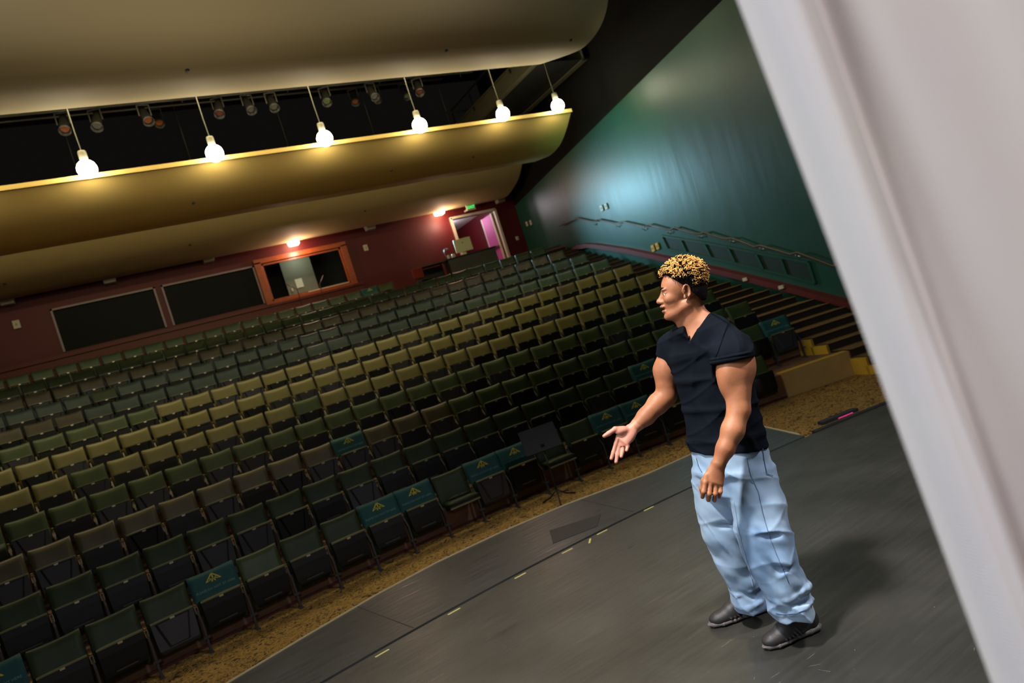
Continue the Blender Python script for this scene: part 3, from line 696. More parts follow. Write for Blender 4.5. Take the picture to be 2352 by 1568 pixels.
me_shellb=shellmesh2('seat_shell_plain',M['shell'])
mb=MB(); mb.box((.0,-.038,.07),(.20,.006,.012)); me_slot=mk(mb,'pale_slot',M['grey'])
mb=MB(); mb.box((0,-.012,.337),(.43,.020,.017)); me_rim=mk(mb,'rim',M['vgreen'])
mb=MB(); mb.box((0,-.022,.322),(.044,.006,.020)); me_plate=mk(mb,'number_plate',M['plate'])
mb=MB(); mb.bar((0,.02,0),(0,.035,.36),.022,.045); mb.bar((0,.03,.34),(0,.16,.47),.022,.035); mb.box((0,.02,.006),(.045,.15,.012)); me_leg=mk(mb,'leg',M['leg'])
mb=MB(); mb.box((0,-.004,.17),(.07,.025,.025)); me_brk=mk(mb,'bracket',M['leg'])
mb=MB(); mb.lathe([(0,-.012),(.016,-.010),(.018,.006),(0,.012)],n=8); me_cap=mk(mb,'end_cap',M['capm'])
def part(name,me,parent,loc=(0,0,0),rx=0,m=None):
    o=bpy.data.objects.new(name,me); COL.objects.link(o); o.parent=parent; o.location=loc
    if rx: o.rotation_euler=(rx,0,0)
    if m is not None: o.material_slots[0].link='OBJECT'; o.material_slots[0].material=m
    return o
W0=.512
S0=[-1.585,-1.47,-1.171,-.956,-.684,-.445,-.228,.051,.199,.579,.868,1.018]
EK=[15,18,18,18,18,18,18,18,18,17,17,8]
ES=[None,7.642,7.991,None,None,8.781,9.041,9.227,9.382,9.443,9.572,None]
rowmat=['vshade','vshade','vbrownlit','vgreen','vgoldlit','vgoldlit','vgoldlit','vteallit','vteallit','vbrownlit','vgreen','vteallit']  # light gradient across the rows painted in as upholstery colours
rowname=['front row']+['%s row'%s for s in ('second','third','fourth','fifth','sixth','seventh','eighth','ninth','tenth','eleventh','last')]
ordw=['end','second','third','fourth','fifth','sixth','seventh','eighth','ninth','tenth','eleventh','twelfth','thirteenth','fourteenth','fifteenth','sixteenth','seventeenth','eighteenth','nineteenth','twentieth','twenty-first','twenty-second','twenty-third','twenty-fourth','twenty-fifth','twenty-sixth','twenty-seventh','twenty-eighth','twenty-ninth','thirtieth','thirty-first']
covers={(0,-5),(0,-1),(0,3),(0,4),(0,6),(0,7),(0,10),(0,11),(2,3),(1,13),(1,18),(11,7)}
opens={(0,5),(0,8)}
cand=[]
for n in range(12):
    R=R0+PITCH*n; Wn=W0
    if ES[n]: Wn=(ES[n]-S0[n])/EK[n]
    for k in range(-20,EK[n]+1):
        a=(S0[n]+k*Wn)/R; Q=polar(R-.1,a,zf(n)+.55); x,y,d=proj(Q)
        if x<-70 or x>2400 or y>1650: continue
        hid=(1560<x<1740 and 760<y<1400)
        cand.append((d+(100 if (hid or x<-25) else 0),n,k,a,R,x,y))
cand.sort(); keep=cand[:300]; rest=cand[300:]
keepset={(c[1],c[2]) for c in keep}
for n in range(12):                       # the rows run on past the left edge of the picture
    done={c[2] for c in cand if c[1]==n}; k0=min(done)
    for k in range(k0-9,k0):
        a=(S0[n]+k*W0)/(R0+PITCH*n); rest.append((0,n,k,a,R0+PITCH*n,0,0))
print('SEATS',len(cand),len(keep),max(c[0] for c in keep))
info={}
for d,n,k,a,R,x,y in sorted(keep,key=lambda c:(c[1],c[2])):
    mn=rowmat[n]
    if n==6 and k<-3: mn='vgreen'  # parts of rows recoloured to follow the painted light patches
    if n==3 and k<-6: mn='vgoldlit'
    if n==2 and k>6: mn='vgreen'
    if n==7 and k<-6: mn='vbrownlit'
    if random.random()<.06: mn=random.choice(['vgreen','vbrownlit',mn])
    if (n,k) in opens: mn='vshade'
    vm=M[mn]; cn={'vshade':'dark green','vgreen':'moss green','vgoldlit':'gold-lit green','vteallit':'teal-lit green','vbrownlit':'brown-lit green'}[mn]
    op=(n,k) in opens
    lab='%s theatre seat, %s, %s from the right-hand end of its row'%(cn,rowname[n],ordw[EK[n]-k]) if EK[n]!=k else '%s theatre seat at the right-hand end of the %s'%(cn,rowname[n])
    if op: lab='dark green theatre seat folded down, front row, '+('in front of the dark strap' if k==5 else 'right of the black music stand')
    P=polar(R-.27,a,zf(n))
    s=thing('theatre_seat',lab,'seat',P,-a,'theatre seats in curved rows')
    info[(n,k)]=s; s.scale=((((ES[n]-S0[n])/EK[n]) if ES[n] else W0)/.514,1,1)
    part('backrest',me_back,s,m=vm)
    rx=random.uniform(-.07,.05); grey=random.random()<(.5 if x<1150 else .15)
    if op: rx=PI/2-.12
    loc=PIV if not op else (0,.16,.345)
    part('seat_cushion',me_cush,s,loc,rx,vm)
    if grey and not op: part('seat_shell',me_shell,s,loc,rx,M['shell2'] if random.random()<.75 else M['shell'])
    else:
        part('seat_shell',me_shellb,s,loc,rx)
        if n<2: part('slot',me_slot,s,loc,rx)
    part('rim',me_rim,s,loc,rx,M['vrim']); part('number_plate',me_plate,s,loc,rx)
    part('leg',me_leg,s,(-W0/2,0,0)); 
    if n<4: part('bracket',me_brk,s,(-W0/2,0,0))
    if n<6: part('end_cap',me_cap,s,(-W0/2,.135,.505))
    if k==EK[n]: part('leg',me_leg,s,(W0/2,0,0)); part('bracket',me_brk,s,(W0/2,0,0))
# remaining seats, joined
mb=MB(); vs=[];fs=[];mi=[]
for d,n,k,a,R,x,y in rest:
    T=Matrix.Translation(polar(R-.27,a,zf(n)))@Matrix.Rotation(-a,4,'Z')
    for me,loc,mm in ((me_back,(0,0,0),0 if n<9 else 0),(me_cush,PIV,0),(me_shellb,PIV,1),(me_leg,(-W0/2,0,0),1)):
        b=len(vs); T2=T@Matrix.Translation(loc); vs+=[tuple(T2@q.co) for q in me.vertices]; fs+=[tuple(i+b for i in p.vertices) for p in me.polygons]; mi+=[mm]*len(me.polygons)
o=mesh_obj('theatre_seats',vs,fs,None,None,True,[M['vgreen'],M['shell']],mi); o['kind']='stuff'; tag(o,'remaining dark green theatre seats behind the man and beyond the left picture edge','seat')
# seat covers
def cover_text():
    return text_mesh('PLEASE DO NOT SIT HERE',.036,'cover_lettering',M['lettering'],.0008)
me_txt=cover_text()
mb=MB()
def seg(a,b,wd=.006): mb.bar((a[0],0,a[1]),(b[0],0,b[1]),wd,.002,up=Vector((0,1,0)))
A_=(-.082,-.038);B_=(0,.046);C_=(.082,-.038)
seg(A_,B_,.010);seg(B_,C_,.010);seg(A_,(0,-.012));seg(C_,(0,-.012));seg(B_,(0,-.02),.012);seg((-.045,0),(0,-.028));seg((.045,0),(0,-.028));seg((-.02,-.045),(0,-.012),.012);seg((.02,-.045),(0,-.012),.012)
me_emb=mk(mb,'emblem',M['emblem'])
def covmap():
    mb=MB(); nu,nv=10,8
    v=[]
    for side in (-1,1):
        for j in range(nv+1):
            for i in range(nu+1):
                u=-1+2*i/nu; k=j/nv; z=.515+.275*k; kk=(z-.385)/.395
                y=.15+.12*kk-.010*u*u; th=.040 if side<0 else .042
                wig=.004*math.sin(i*1.7+j*.6)*(1-k)
                if j==nv: th*=.25
                v.append((u*.250,y+side*th+wig,z-.010*(1-u*u)*k))
    W=nu+1;N=W*(nv+1);f=[]
    for j in range(nv):
        for i in range(nu):
            a=j*W+i; f.append((a,a+1,a+W+1,a+W)); f.append((N+a,N+a+W,N+a+W+1,N+a+1))
    for i in range(nu): a=nv*W+i; f.append((a,a+1,N+a+1,N+a))
    for j in range(nv):
        a=j*W; f.append((a,a+W,N+a+W,N+a)); a=j*W+nu; f.append((a,N+a,N+a+W,a+W))
    mb.add(v,f); return mk(mb,'cover',M['cover'],True)
me_cov=covmap()
cl={(0,-5):'teal seat cover cut by the left edge of the picture, front row',(0,-1):'teal seat cover on the front row, second from the left, standing alone',(0,3):'left teal cover of the pair beside the seat with the dark strap',(0,4):'right teal cover of the pair, next to the seat with the dark strap',(0,6):'teal seat cover right of the folded-down seat with the dark strap',(0,7):'teal seat cover partly hidden by the black music stand',(0,10):'teal seat cover just left of the man\'s outstretched forearm, front row',(0,11):'teal seat cover partly hidden by the man\'s outstretched forearm',(2,3):'teal seat cover in the third row, alone among brown-lit seats',(1,13):'teal seat cover in the second row, beside the man\'s sleeve',(1,18):'teal seat cover at the end of the second row beside the stairs',(11,7):'teal seat cover in the last row, left of the control desk'}
for (n,k),l in cl.items():
    if (n,k) not in keepset: print('nocover',n,k); continue
    s=info[(n,k)]; c=thing('seat_cover',l,'seat cover',s.location,s.rotation_euler.z,'teal seat covers')
    part('cloth',me_cov,c)
    tl=math.atan(.12/.395)
    e=part('emblem',me_emb,c,(0,.15+.12*((.71-.385)/.395)-.046,.71),-tl); t=part('lettering',me_txt,c,(0,.15+.12*((.60-.385)/.395)-.048,.60),PI/2-tl)
# strap on the folded-down seat
s=info[(0,5)]; g=thing('padded_strap','dark padded strap lying on the folded-down front-row seat','strap',s.location+Vector((0,0,.455)),s.rotation_euler.z)
mb=MB(); mb.tube([(-.14,.02,0),(-.05,.0,.012),(.06,-.02,.010),(.15,.0,.005)],[.018,.024,.022,.014],8); mb.obj('pad',M['black'],g,True)
mb=MB(); mb.tube([(-.02,.0,.02),(.0,-.01,.036),(.03,-.01,.03)],.008,6); mb.obj('buckle',M['blackmetal'],g,True)
# music stand in front of the front row
p=ptz(1286,1150,ZF); g=thing('music_stand','black music stand with tilted desk in front of the front-row seats','music stand',p,-.30)
mb=MB(); mb.tube([(0,0,.10),(0,0,.75)],.012,8); mb.obj('pole',M['blackmetal'],g,True)
for a in (.3,2.4,4.5):
    mb=MB(); mb.tube([(0,0,.16),(.13*math.cos(a),.13*math.sin(a),.06),(.26*math.cos(a),.26*math.sin(a),.012)],.011,6); mb.obj('leg',M['blackmetal'],g,True)
mb=MB(); rt=Matrix.Rotation(-.42,3,'X'); mb.box((0,.03,.86),(.50,.010,.34),rt); mb.box((0,-.065,.71),(.50,.06,.010),rt); mb.obj('desk',M['black'],g)
mb=MB(); mb.box((0,.0,.75),(.05,.05,.08)); mb.obj('clamp',M['blackmetal'],g)
# ------------------------------------------------------------------ control position at the back
dk=polar(RF(11)+.45,math.radians(15.5),zf(11))
def place(px,py,y): return pty(px,py,y)
c=pty(1083,600,19.9); g=thing('control_desk','dark control desk standing at the back in front of the doorway','desk',(c.x,c.y,zf(11)),-.22)
h=pty(1083,589,19.9).z-zf(11)+.05
mb=MB(); mb.box((0,-.3,h/2),(1.62,.04,h)); mb.obj('front_panel',M['grey'],g)
mb=MB(); mb.box((0,0,h+.015),(1.7,.7,.04)); mb.obj('desk_top',M['black'],g)
for x in (-.79,.79):
    mb=MB(); mb.box((x,0,h/2),(.04,.6,h)); mb.obj('side_panel',M['grey'],g)
top=zf(11)+h+.035
p=pty(1073,592,19.95); g=thing('computer_monitor','cream-backed computer monitor standing on the control desk','monitor',(p.x,p.y,top),-.15)
mb=MB(); mb.box((0,0,.36),(.60,.04,.44)); bevel(mb.obj('casing',M['screen'],g),.012)
mb=MB(); mb.bar((0,.05,.0),(0,.06,.2),.10,.02); mb.box((0,.08,.008),(.2,.18,.016)); mb.obj('stand',M['screen'],g)
mb=MB(); mb.lathe([(0,0),(.02,.001),(.018,.004),(0,.004)],c=(0,-.022,.44),n=10,M=Matrix.Rotation(PI/2,3,'X')); mb.obj('badge',M['grey'],g)
p=pty(1027,600,19.9); g=thing('desk_lamp','small bent desk lamp left of the monitor','lamp',(p.x,p.y,top),0)
mb=MB(); mb.tube([(0,0,0),(0,0,.30),(.05,0,.36),(.14,0,.35)],.012,6); mb.obj('arm',M['steel'],g,True)
mb=MB(); mb.lathe([(.02,0),(.05,-.06),(.045,-.06),(0,-.01)],c=(.15,0,.36),n=10); mb.obj('shade',M['steel'],g,True)
for k,(px,r_) in enumerate(((1046,.07),(1034,.05))):
    p=pty(px,602,19.85); mb=MB(); mb.lathe([(0,0),(r_,0),(r_,.10),(r_*.8,.13),(0,.13)],(p.x,p.y,top),12); tag(mb.obj('headset_case',M['offwhite']),['round cream case beside the monitor on the control desk','smaller round cream case at the left of the control desk'][k],'case')
p=pty(1113,585,19.95); mb=MB(); mb.box((p.x,p.y,top+.03),(.22,.14,.06)); tag(bevel(mb.obj('small_box',M['offwhite']),.01),'small pale box at the right end of the control desk','box')
# low equipment bench left of the desk
c=pty(990,617,20.2); g=thing('equipment_table','low dark equipment table with clutter left of the control desk','table',(c.x,c.y,zf(11)),-.12)
hh=pty(995,608,20.2).z-zf(11)
mb=MB(); mb.box((0,0,hh),(.95,.5,.04)); mb.obj('table_top',M['grey'],g)
for x in (-.43,.43):
    for yy in (-.2,.2):
        mb=MB(); mb.bar((x,yy,0),(x,yy,hh),.04); mb.obj('leg',M['blackmetal'],g)
mb=MB(); mb.box((0,.2,hh*.55),(.86,.02,hh*.8)); mb.obj('back_panel',M['black'],g)
p=pty(964,640,19.5); g=thing('office_chair','dark red padded chair back by the equipment table','chair',(p.x,p.y,zf(11)),.2)
mb=MB(); mb.box((0,0,.75),(.40,.06,.34)); bevel(mb.obj('backrest',mat('red_chair_fabric',S(130,36,30),.8),g),.03)
mb=MB(); mb.box((0,-.2,.45),(.42,.40,.07)); bevel(mb.obj('seat',M['black'],g),.02)
mb=MB(); mb.bar((0,-.2,.08),(0,-.2,.43),.05); mb.bar((0,-.02,.45),(0,0,.62),.04,.02)
for a in range(5): mb.bar((0,-.2,.08),(.24*math.cos(a*1.257),-.2+.24*math.sin(a*1.257),.03),.03)
mb.obj('base',M['blackmetal'],g)
# microphone stands leaning by the booth window
for k,(px,dx) in enumerate(((690,-.25),(745,.2))):
    p=pty(px,690,21.25); b=Vector((p.x,21.2,zf(12))); mb=MB(); mb.tube([b,b+Vector((0,0,1.0)),b+Vector((dx,0,1.25))],.014,6)
    for a in (.3,2.4,4.5): mb.tube([b+Vector((0,0,.12)),b+Vector((.2*math.cos(a),.2*math.sin(a),.01))],.012,5)
    tag(mb.obj('microphone_stand',M['rail'],None,True),['thin microphone stand before the open booth window, left one','thin microphone stand before the open booth window, right one'][k],'stand')
# ------------------------------------------------------------------ the man (signed distance fields -> surface nets)
class Field:
    def __init__(s,lo,hi,h):
        s.lo=np.array(lo,float); s.h=h; s.n=np.ceil((np.array(hi)-s.lo)/h).astype(int)+1
        s.a=np.full(tuple(s.n),.2,np.float32)
    def sub(s,lo,hi):
        i0=np.maximum(0,np.floor((np.array(lo)-s.lo)/s.h).astype(int)); i1=np.minimum(s.n,np.ceil((np.array(hi)-s.lo)/s.h).astype(int)+1)
        if (i1<=i0).any(): return None,None
        g=[ (s.lo[k]+s.h*np.arange(i0[k],i1[k])).astype(np.float32) for k in range(3)]
        P=np.meshgrid(*g,indexing='ij'); return tuple(slice(i0[k],i1[k]) for k in range(3)),P
    def add(s,fn,lo,hi,k=.02,mode='u'):
        m=3*k+.03 if mode!='i' else 0
        sl,P=s.sub(np.array(lo)-m,np.array(hi)+m)
        if sl is None: return
        d=fn(P); a=s.a[sl]
        if mode=='u': h=np.clip(.5+.5*(a-d)/k,0,1); s.a[sl]=a*(1-h)+d*h-k*h*(1-h)
        else: d=-d; h=np.clip(.5-.5*(a-d)/k,0,1); s.a[sl]=a*(1-h)+d*h+k*h*(1-h)
def V3(p): return np.array([p[0],p[1],p[2]],float)
def cone(F,a,b,ra,rb,k=.02,mode='u'):
    a=V3(a);b=V3(b);ab=b-a;L=ab@ab+1e-12
    def fn(P):
        q=[P[i]-a[i] for i in range(3)]; t=np.clip((q[0]*ab[0]+q[1]*ab[1]+q[2]*ab[2])/L,0,1)
        return np.sqrt(sum((q[i]-t*ab[i])**2 for i in range(3)))-(ra+(rb-ra)*t)
    r=max(ra,rb); F.add(fn,np.minimum(a,b)-r,np.maximum(a,b)+r,k,mode)
def chain(F,pts,rs,k=.015,mode='u'):
    for i in range(len(pts)-1): cone(F,pts[i],pts[i+1],rs[i],rs[i+1],k,mode)
def ell(F,c,ax,r,k=.02,mode='u'):
    c=V3(c); A=[V3(x)/np.linalg.norm(V3(x)) for x in ax]
    def fn(P):
        q=[P[i]-c[i] for i in range(3)]; u=[sum(q[i]*A[j][i] for i in range(3)) for j in range(3)]
        k0=np.sqrt(sum((u[j]/r[j])**2 for j in range(3)))+1e-9; k1=np.sqrt(sum((u[j]/r[j]**2)**2 for j in range(3)))+1e-9
        return k0*(k0-1)/k1
    m=max(r); F.add(fn,c-m,c+m,k,mode)
def ecyl(F,a,b,X,Y,ra,rb,k=.02,mode='u',cap=True):
    """elliptic frustum a->b, half axes ra=(x,y), rb"""
    a=V3(a);b=V3(b);ab=b-a;Ln=np.linalg.norm(ab);D=ab/Ln;X=V3(X);X=X-D*(X@D);X/=np.linalg.norm(X);Y=np.cross(D,X)
    def fn(P):
        q=[P[i]-a[i] for i in range(3)]; z=sum(q[i]*D[i] for i in range(3)); t=np.clip(z/Ln,0,1)
        x=sum(q[i]*X[i] for i in range(3)); y=sum(q[i]*Y[i] for i in range(3))
        rx=ra[0]+(rb[0]-ra[0])*t; ry=ra[1]+(rb[1]-ra[1])*t
        k0=np.sqrt((x/rx)**2+(y/ry)**2)+1e-9; k1=np.sqrt((x/rx**2)**2+(y/ry**2)**2)+1e-9; d=k0*(k0-1)/k1
        if cap:
            e=np.maximum(-z,z-Ln); return np.where((d>0)&(e>0),np.sqrt(d*d+e*e),np.maximum(d,e))
        z2=np.where(z<0,-z,np.where(z>Ln,z-Ln,0)); return np.sqrt(np.maximum(d,0)**2+z2**2)+np.minimum(d,0)
    r=max(*ra,*rb); F.add(fn,np.minimum(a,b)-r,np.maximum(a,b)+r,k,mode)
def plane_cut(F,p,nrm,lo,hi,k=.004):
    p=V3(p);nrm=V3(nrm)/np.linalg.norm(V3(nrm))
    F.add(lambda P:-(sum((P[i]-p[i])*nrm[i] for i in range(3))),lo,hi,k,'s')
def nets(F,name,mats,parent=None,colf=None,smooth=1):
    a=F.a; n=a.shape; s=a<0
    c=np.zeros((n[0]-1,n[1]-1,n[2]-1),np.int8)
    for i in (0,1):
        for j in (0,1):
            for k in (0,1): c+=s[i:n[0]-1+i,j:n[1]-1+j,k:n[2]-1+k].astype(np.int8)
    act=(c>0)&(c<8); idx=np.argwhere(act); ids=np.full(act.shape,-1,np.int32); ids[act]=np.arange(len(idx))
    acc=np.zeros((len(idx),3));cnt=np.zeros(len(idx))
    I=idx.T
    cor=[(i,j,k) for i in(0,1) for j in(0,1) for k in(0,1)]
    val={q:a[I[0]+q[0],I[1]+q[1],I[2]+q[2]] for q in cor}
    for p in cor:
        for ax in range(3):
            if p[ax]==0:
                q=list(p);q[ax]=1;q=tuple(q); v0=val[p];v1=val[q]; m=(v0<0)!=(v1<0)
                t=np.where(m,v0/np.where(v0-v1==0,1,v0-v1),0); pos=np.repeat(np.array(p,float)[None],len(idx),0); pos[:,ax]+=t
                acc[m]+=pos[m];cnt[m]+=1
    V=F.lo+F.h*(idx+acc/np.maximum(cnt,1)[:,None])
    faces=[]
    for ax in range(3):
        u,w=[(1,2),(2,0),(0,1)][ax]
        sl0=[slice(1,n[k]-1) for k in range(3)]; sl0[ax]=slice(0,n[ax]-1); sl1=list(sl0); sl1[ax]=slice(1,n[ax])
        A=s[tuple(sl0)];B=s[tuple(sl1)]; m=A!=B; e=np.argwhere(m)
        off=np.array([1,1,1]);off[ax]=0; e0=e+off; fl=A[m]
        def g(du,dw):
            q=e0.copy(); q[:,u]-=du; q[:,w]-=dw; return ids[q[:,0],q[:,1],q[:,2]]
        quad=np.stack([g(0,0),g(1,0),g(1,1),g(0,1)],1); quad[~fl]=quad[~fl][:,::-1]; faces.append(quad)
    Fq=np.concatenate(faces); Fq=Fq[(Fq>=0).all(1)]
    # laplacian smoothing
    E=np.concatenate([Fq[:,[0,1]],Fq[:,[1,2]],Fq[:,[2,3]],Fq[:,[3,0]]])
    for it in range(smooth):
        for lam in (.5,-.45):
            sm=np.zeros_like(V);ct=np.zeros(len(V)); np.add.at(sm,E[:,0],V[E[:,1]]);np.add.at(sm,E[:,1],V[E[:,0]]);np.add.at(ct,E[:,0],1);np.add.at(ct,E[:,1],1)
            V=V+lam*(sm/np.maximum(ct,1)[:,None]-V)
    me=bpy.data.meshes.new(name); me.vertices.add(len(V)); me.vertices.foreach_set('co',V.astype(np.float32).ravel())
    me.loops.add(len(Fq)*4); me.loops.foreach_set('vertex_index',Fq.astype(np.int32).ravel()); me.polygons.add(len(Fq)); me.polygons.foreach_set('loop_start',np.arange(0,len(Fq)*4,4,dtype=np.int32)); me.polygons.foreach_set('loop_total',np.full(len(Fq),4,np.int32))
    for m in mats: me.materials.append(m)
    if colf is not None:
        cen=V[Fq].mean(1); me.polygons.foreach_set('material_index',colf(cen).astype(np.int32))
    me.update(); me.polygons.foreach_set('use_smooth',[True]*len(me.polygons))
    return link(bpy.data.objects.new(name,me),parent)
CX,CY,CZ=RIGHT,UP,BACK           # right, up, toward viewer
def cam(x,y,z): return CX*x+CY*y+CZ*z
man=bpy.data.objects.new('person',None); COL.objects.link(man); mroot=ptz(1760,1440,0); man.location=(0,0,0)
tag(man,'man in navy t-shirt, light jeans and black shoes gesturing on the stage','person')
# --- head frame
fw=cam(-.972,-.150,-.16).normalized(); up=cam(-.150,.988,.0); up=(up-fw*up.dot(fw)).normalized(); lf=up.cross(fw).normalized()
if lf.dot(CZ)<0: lf=-lf
HC=pt(1566,672,3.24)      # ear-level centre of the head
def H(f,u,l): return HC+fw*f+up*u+lf*l
AX=(fw,up,lf)
lo=np.array([1.74,1.98,.02]);hi=np.array([2.62,3.06,1.90])
body=Field(lo,hi,.0036)
def build_head(F):
    ell(F,H(-.012,.045,0),AX,(.094,.088,.073),.01)           # cranium
    ell(F,H(.030,.020,0),AX,(.062,.075,.062),.02)            # brow mass
    ell(F,H(.045,-.035,0),AX,(.050,.070,.052),.02)           # mid face
    ell(F,H(.045,-.090,0),AX,(.045,.030,.040),.018)          # jaw front
    cone(F,H(-.012,-.060,.045),H(.065,-.098,.018),.017,.018,.02); cone(F,H(-.012,-.060,-.045),H(.065,-.098,-.018),.017,.018,.02)
    ell(F,H(.078,-.104,0),AX,(.020,.016,.022),.014)          # chin
    for s in (-1,1):
        ell(F,H(.062,-.020,.038*s),AX,(.026,.022,.020),.014)     # cheekbone
        ell(F,H(.080,.026,.026*s),AX,(.013,.009,.024),.010)      # brow ridge
    ell(F,H(.100,.006,.031),AX,(.016,.012,.016),.008,'s'); ell(F,H(.100,.006,-.031),AX,(.016,.012,.016),.008,'s')
    for s in (-1,1):
        cone(F,H(.084,.012,.020*s),H(.078,.010,.044*s),.0060,.0055,.004)   # upper lid
        cone(F,H(.083,-.004,.020*s),H(.077,-.003,.044*s),.0055,.0050,.004)
    cone(F,H(.086,.014,0),H(.106,-.022,0),.0085,.0115,.008)      # nose bridge
    ell(F,H(.109,-.026,0),AX,(.0145,.0125,.015),.007)
    for s in (-1,1): ell(F,H(.096,-.030,.013*s),AX,(.013,.0095,.0105),.005)
    # lips, slightly parted
    ell(F,H(.095,-.052,0),AX,(.0165,.0105,.024),.006); ell(F,H(.089,-.075,0),AX,(.0155,.0105,.021),.006)
    ell(F,H(.104,-.063,0),AX,(.014,.0035,.016),.004,'s')
    # neck and throat
    nb=pt(1607,752,3.25)
    ecyl(F,H(-.022,-.035,0),nb,lf,fw,(.054,.056),(.062,.062),.025,'u',False)
    cone(F,H(.03,-.095,0),pt(1580,752,3.26),.030,.045,.03)
    # ear (viewer side and far side)
    for s in (-1,1):
        for i in range(10):
            a0=math.radians(-65+i*27);a1=math.radians(-65+(i+1)*27)
            if i<9: cone(F,H(-.016-.016*math.cos(a0),.002+.028*math.sin(a0),(.072+.006*(1-math.cos(a0)))*s),H(-.016-.016*math.cos(a1),.002+.028*math.sin(a1),(.072+.006*(1-math.cos(a1)))*s),.0048,.0048,.003)
        ell(F,H(-.014,.0,.068*s),AX,(.015,.025,.007),.005); ell(F,H(-.006,-.024,.071*s),AX,(.008,.011,.006),.004)
        ell(F,H(-.010,.0,.079*s),AX,(.009,.013,.007),.003,'s')
        ell(F,H(-.002,-.004,.072*s),AX,(.004,.006,.005),.003)
build_head(body)
# --- torso (hidden under the shirt, follows its shape)
LAT=cam(.72,-.02,.69).normalized(); DOWN=cam(.20,-.98,0)
T=[(1604,764,3.25,.150,.085),(1622,800,3.25,.190,.105),(1640,860,3.25,.178,.112),(1655,930,3.25,.160,.105),(1668,1000,3.25,.158,.105),(1680,1060,3.25,.165,.112)]
for i in range(len(T)-1):
    a=pt(*T[i][:3]);b=pt(*T[i+1][:3]); ecyl(body,a,b,LAT,fw,(T[i][3],T[i][4]),(T[i+1][3],T[i+1][4]),.03,'u',False)
SN=pt(1684,800,3.10); SF=pt(1546,796,3.38)
cone(body,pt(1622,745,3.22),SN,.055,.060,.03); cone(body,pt(1596,752,3.28),SF,.048,.055,.03)
# near (left) arm
EN=pt(1697,940,3.02); WN=pt(1652,1062,2.99)
chain(body,[SN,pt(1690,850,3.05),EN],[.072,.074,.048],.03)
ell(body,pt(1672,862,3.03),(EN-SN,CX,CZ),(.085,.044,.050),.03)       # biceps
ell(body,pt(1706,838,3.05),(EN-SN,CX,CZ),(.080,.050,.055),.03)       # triceps
chain(body,[EN,pt(1683,988,3.0),pt(1666,1030,2.99),WN],[.047,.048,.038,.0305],.02)
# left hand, back of the hand to the viewer, fingers curled
pal=[(1652,1062,2.99,.030),(1641,1085,2.985,.034),(1637,1102,2.98,.034)]
X=(CX*.98+CZ*.1)
ecyl(body,pt(1650,1064,2.99),pt(1638,1108,2.985),X,CZ,(.030,.022),(.046,.018),.012,'u',False)
fing=[((1620,1107),(1616,1129),(1613,1141),.0105),((1632,1110),(1629,1134),(1627,1148),.0110),((1644,1111),(1643,1134),(1641,1149),.0105),((1655,1108),(1655,1129),(1652,1141),.0092)]
for (a,b,c,r) in fing:
    p0=pt(*a,2.985);p1=pt(*b,2.975);p2=pt(*c,3.005)
    chain(body,[pt(a[0]+3,a[1]-16,2.988),p0,p1,p2],[.012,r*1.12,r,r*.88],.005); ell(body,p0-CZ*-.003,(CX,CY,CZ),(r*1.1,r*1.1,r*1.0),.005)
chain(body,[pt(1633,1082,3.0),pt(1617,1104,3.01),pt(1612,1122,3.02),pt(1614,1136,3.03)],[.018,.013,.0115,.0095],.008)
# far (right) arm, forearm out, palm up
EF=pt(1531,908,3.40); WF=pt(1454,984,3.36)
chain(body,[SF,pt(1530,850,3.40),EF],[.062,.060,.049],.025)
chain(body,[EF,pt(1512,926,3.395),pt(1484,956,3.38),WF],[.048,.050,.042,.0285],.02)
pd=3.35
def h(px,py,d=0): return pt(px,py,pd+d)
ecyl(body,h(1452,985),h(1428,1012,-.005),(CX*.75-CY*.15+CZ*.3),CZ,(.032,.018),(.040,.014),.012,'u',False)
ell(body,h(1428,989,-.01),(cam(-.9,-.2,0),cam(-.2,.9,0),CZ),(.034,.020,.016),.012)     # thenar
ell(body,h(1450,1003,-.006),(cam(-.4,-.9,0),cam(.9,-.4,0),CZ),(.032,.018,.015),.012)   # hypothenar
ell(body,h(1433,1003,-.030),(cam(-.6,-.7,0),cam(.7,-.6,0),CZ),(.020,.014,.012),.010,'s')
rf=[((1415,1018),(1409,1038),(1404,1053),.0098),((1423,1022),(1418,1044),(1415,1061),.0100),((1432,1020),(1430,1036),(1427,1048),.0098),((1443,1012),(1442,1024),(1439,1034),.0088)]
for i,(a,b,c,r) in enumerate(rf):
    chain(body,[h(a[0]+4,a[1]-12,0),h(*a,0),h(*b,-.004-.004*i),h(*c,-.012-.006*i)],[.012,r*1.08,r,r*.86],.0045)
chain(body,[h(1433,985,0),h(1413,985,-.008),h(1398,995,-.012),h(1388,1001,-.012)],[.016,.0125,.0115,.0098],.006)
# legs inside the jeans
HN=pt(1712,1085,3.17);HF=pt(1640,1085,3.33);KN=pt(1750,1240,3.10);KF=pt(1672,1230,3.34);AN=pt(1828,1415,3.09);AF=pt(1728,1385,3.37)
for a,b,c in ((HN,KN,AN),(HF,KF,AF)): chain(body,[a,b,c],[.062,.048,.028],.03)
lipc=np.array(H(.094,-.063,0))
def bodycol(c):
    q=c-lipc; m=(np.abs(q@V3(up))<.017)&(np.abs(q@V3(lf))<.020)&(q@V3(fw)>-.004)
    hp=np.array(h(1428,1015)); dd=np.linalg.norm(c-hp,axis=1)+.006*np.sin(c[:,0]*90)*np.sin(c[:,2]*110)
    r=np.zeros(len(c),int); r[m]=1; r[dd<.125]=3; r[dd<.098]=2; r[c[:,2]<.24]=4; return r
bo=nets(body,'body',[M['skin'],M['lip'],M['palm'],M['palm2'],M['sock']],man,bodycol,3)
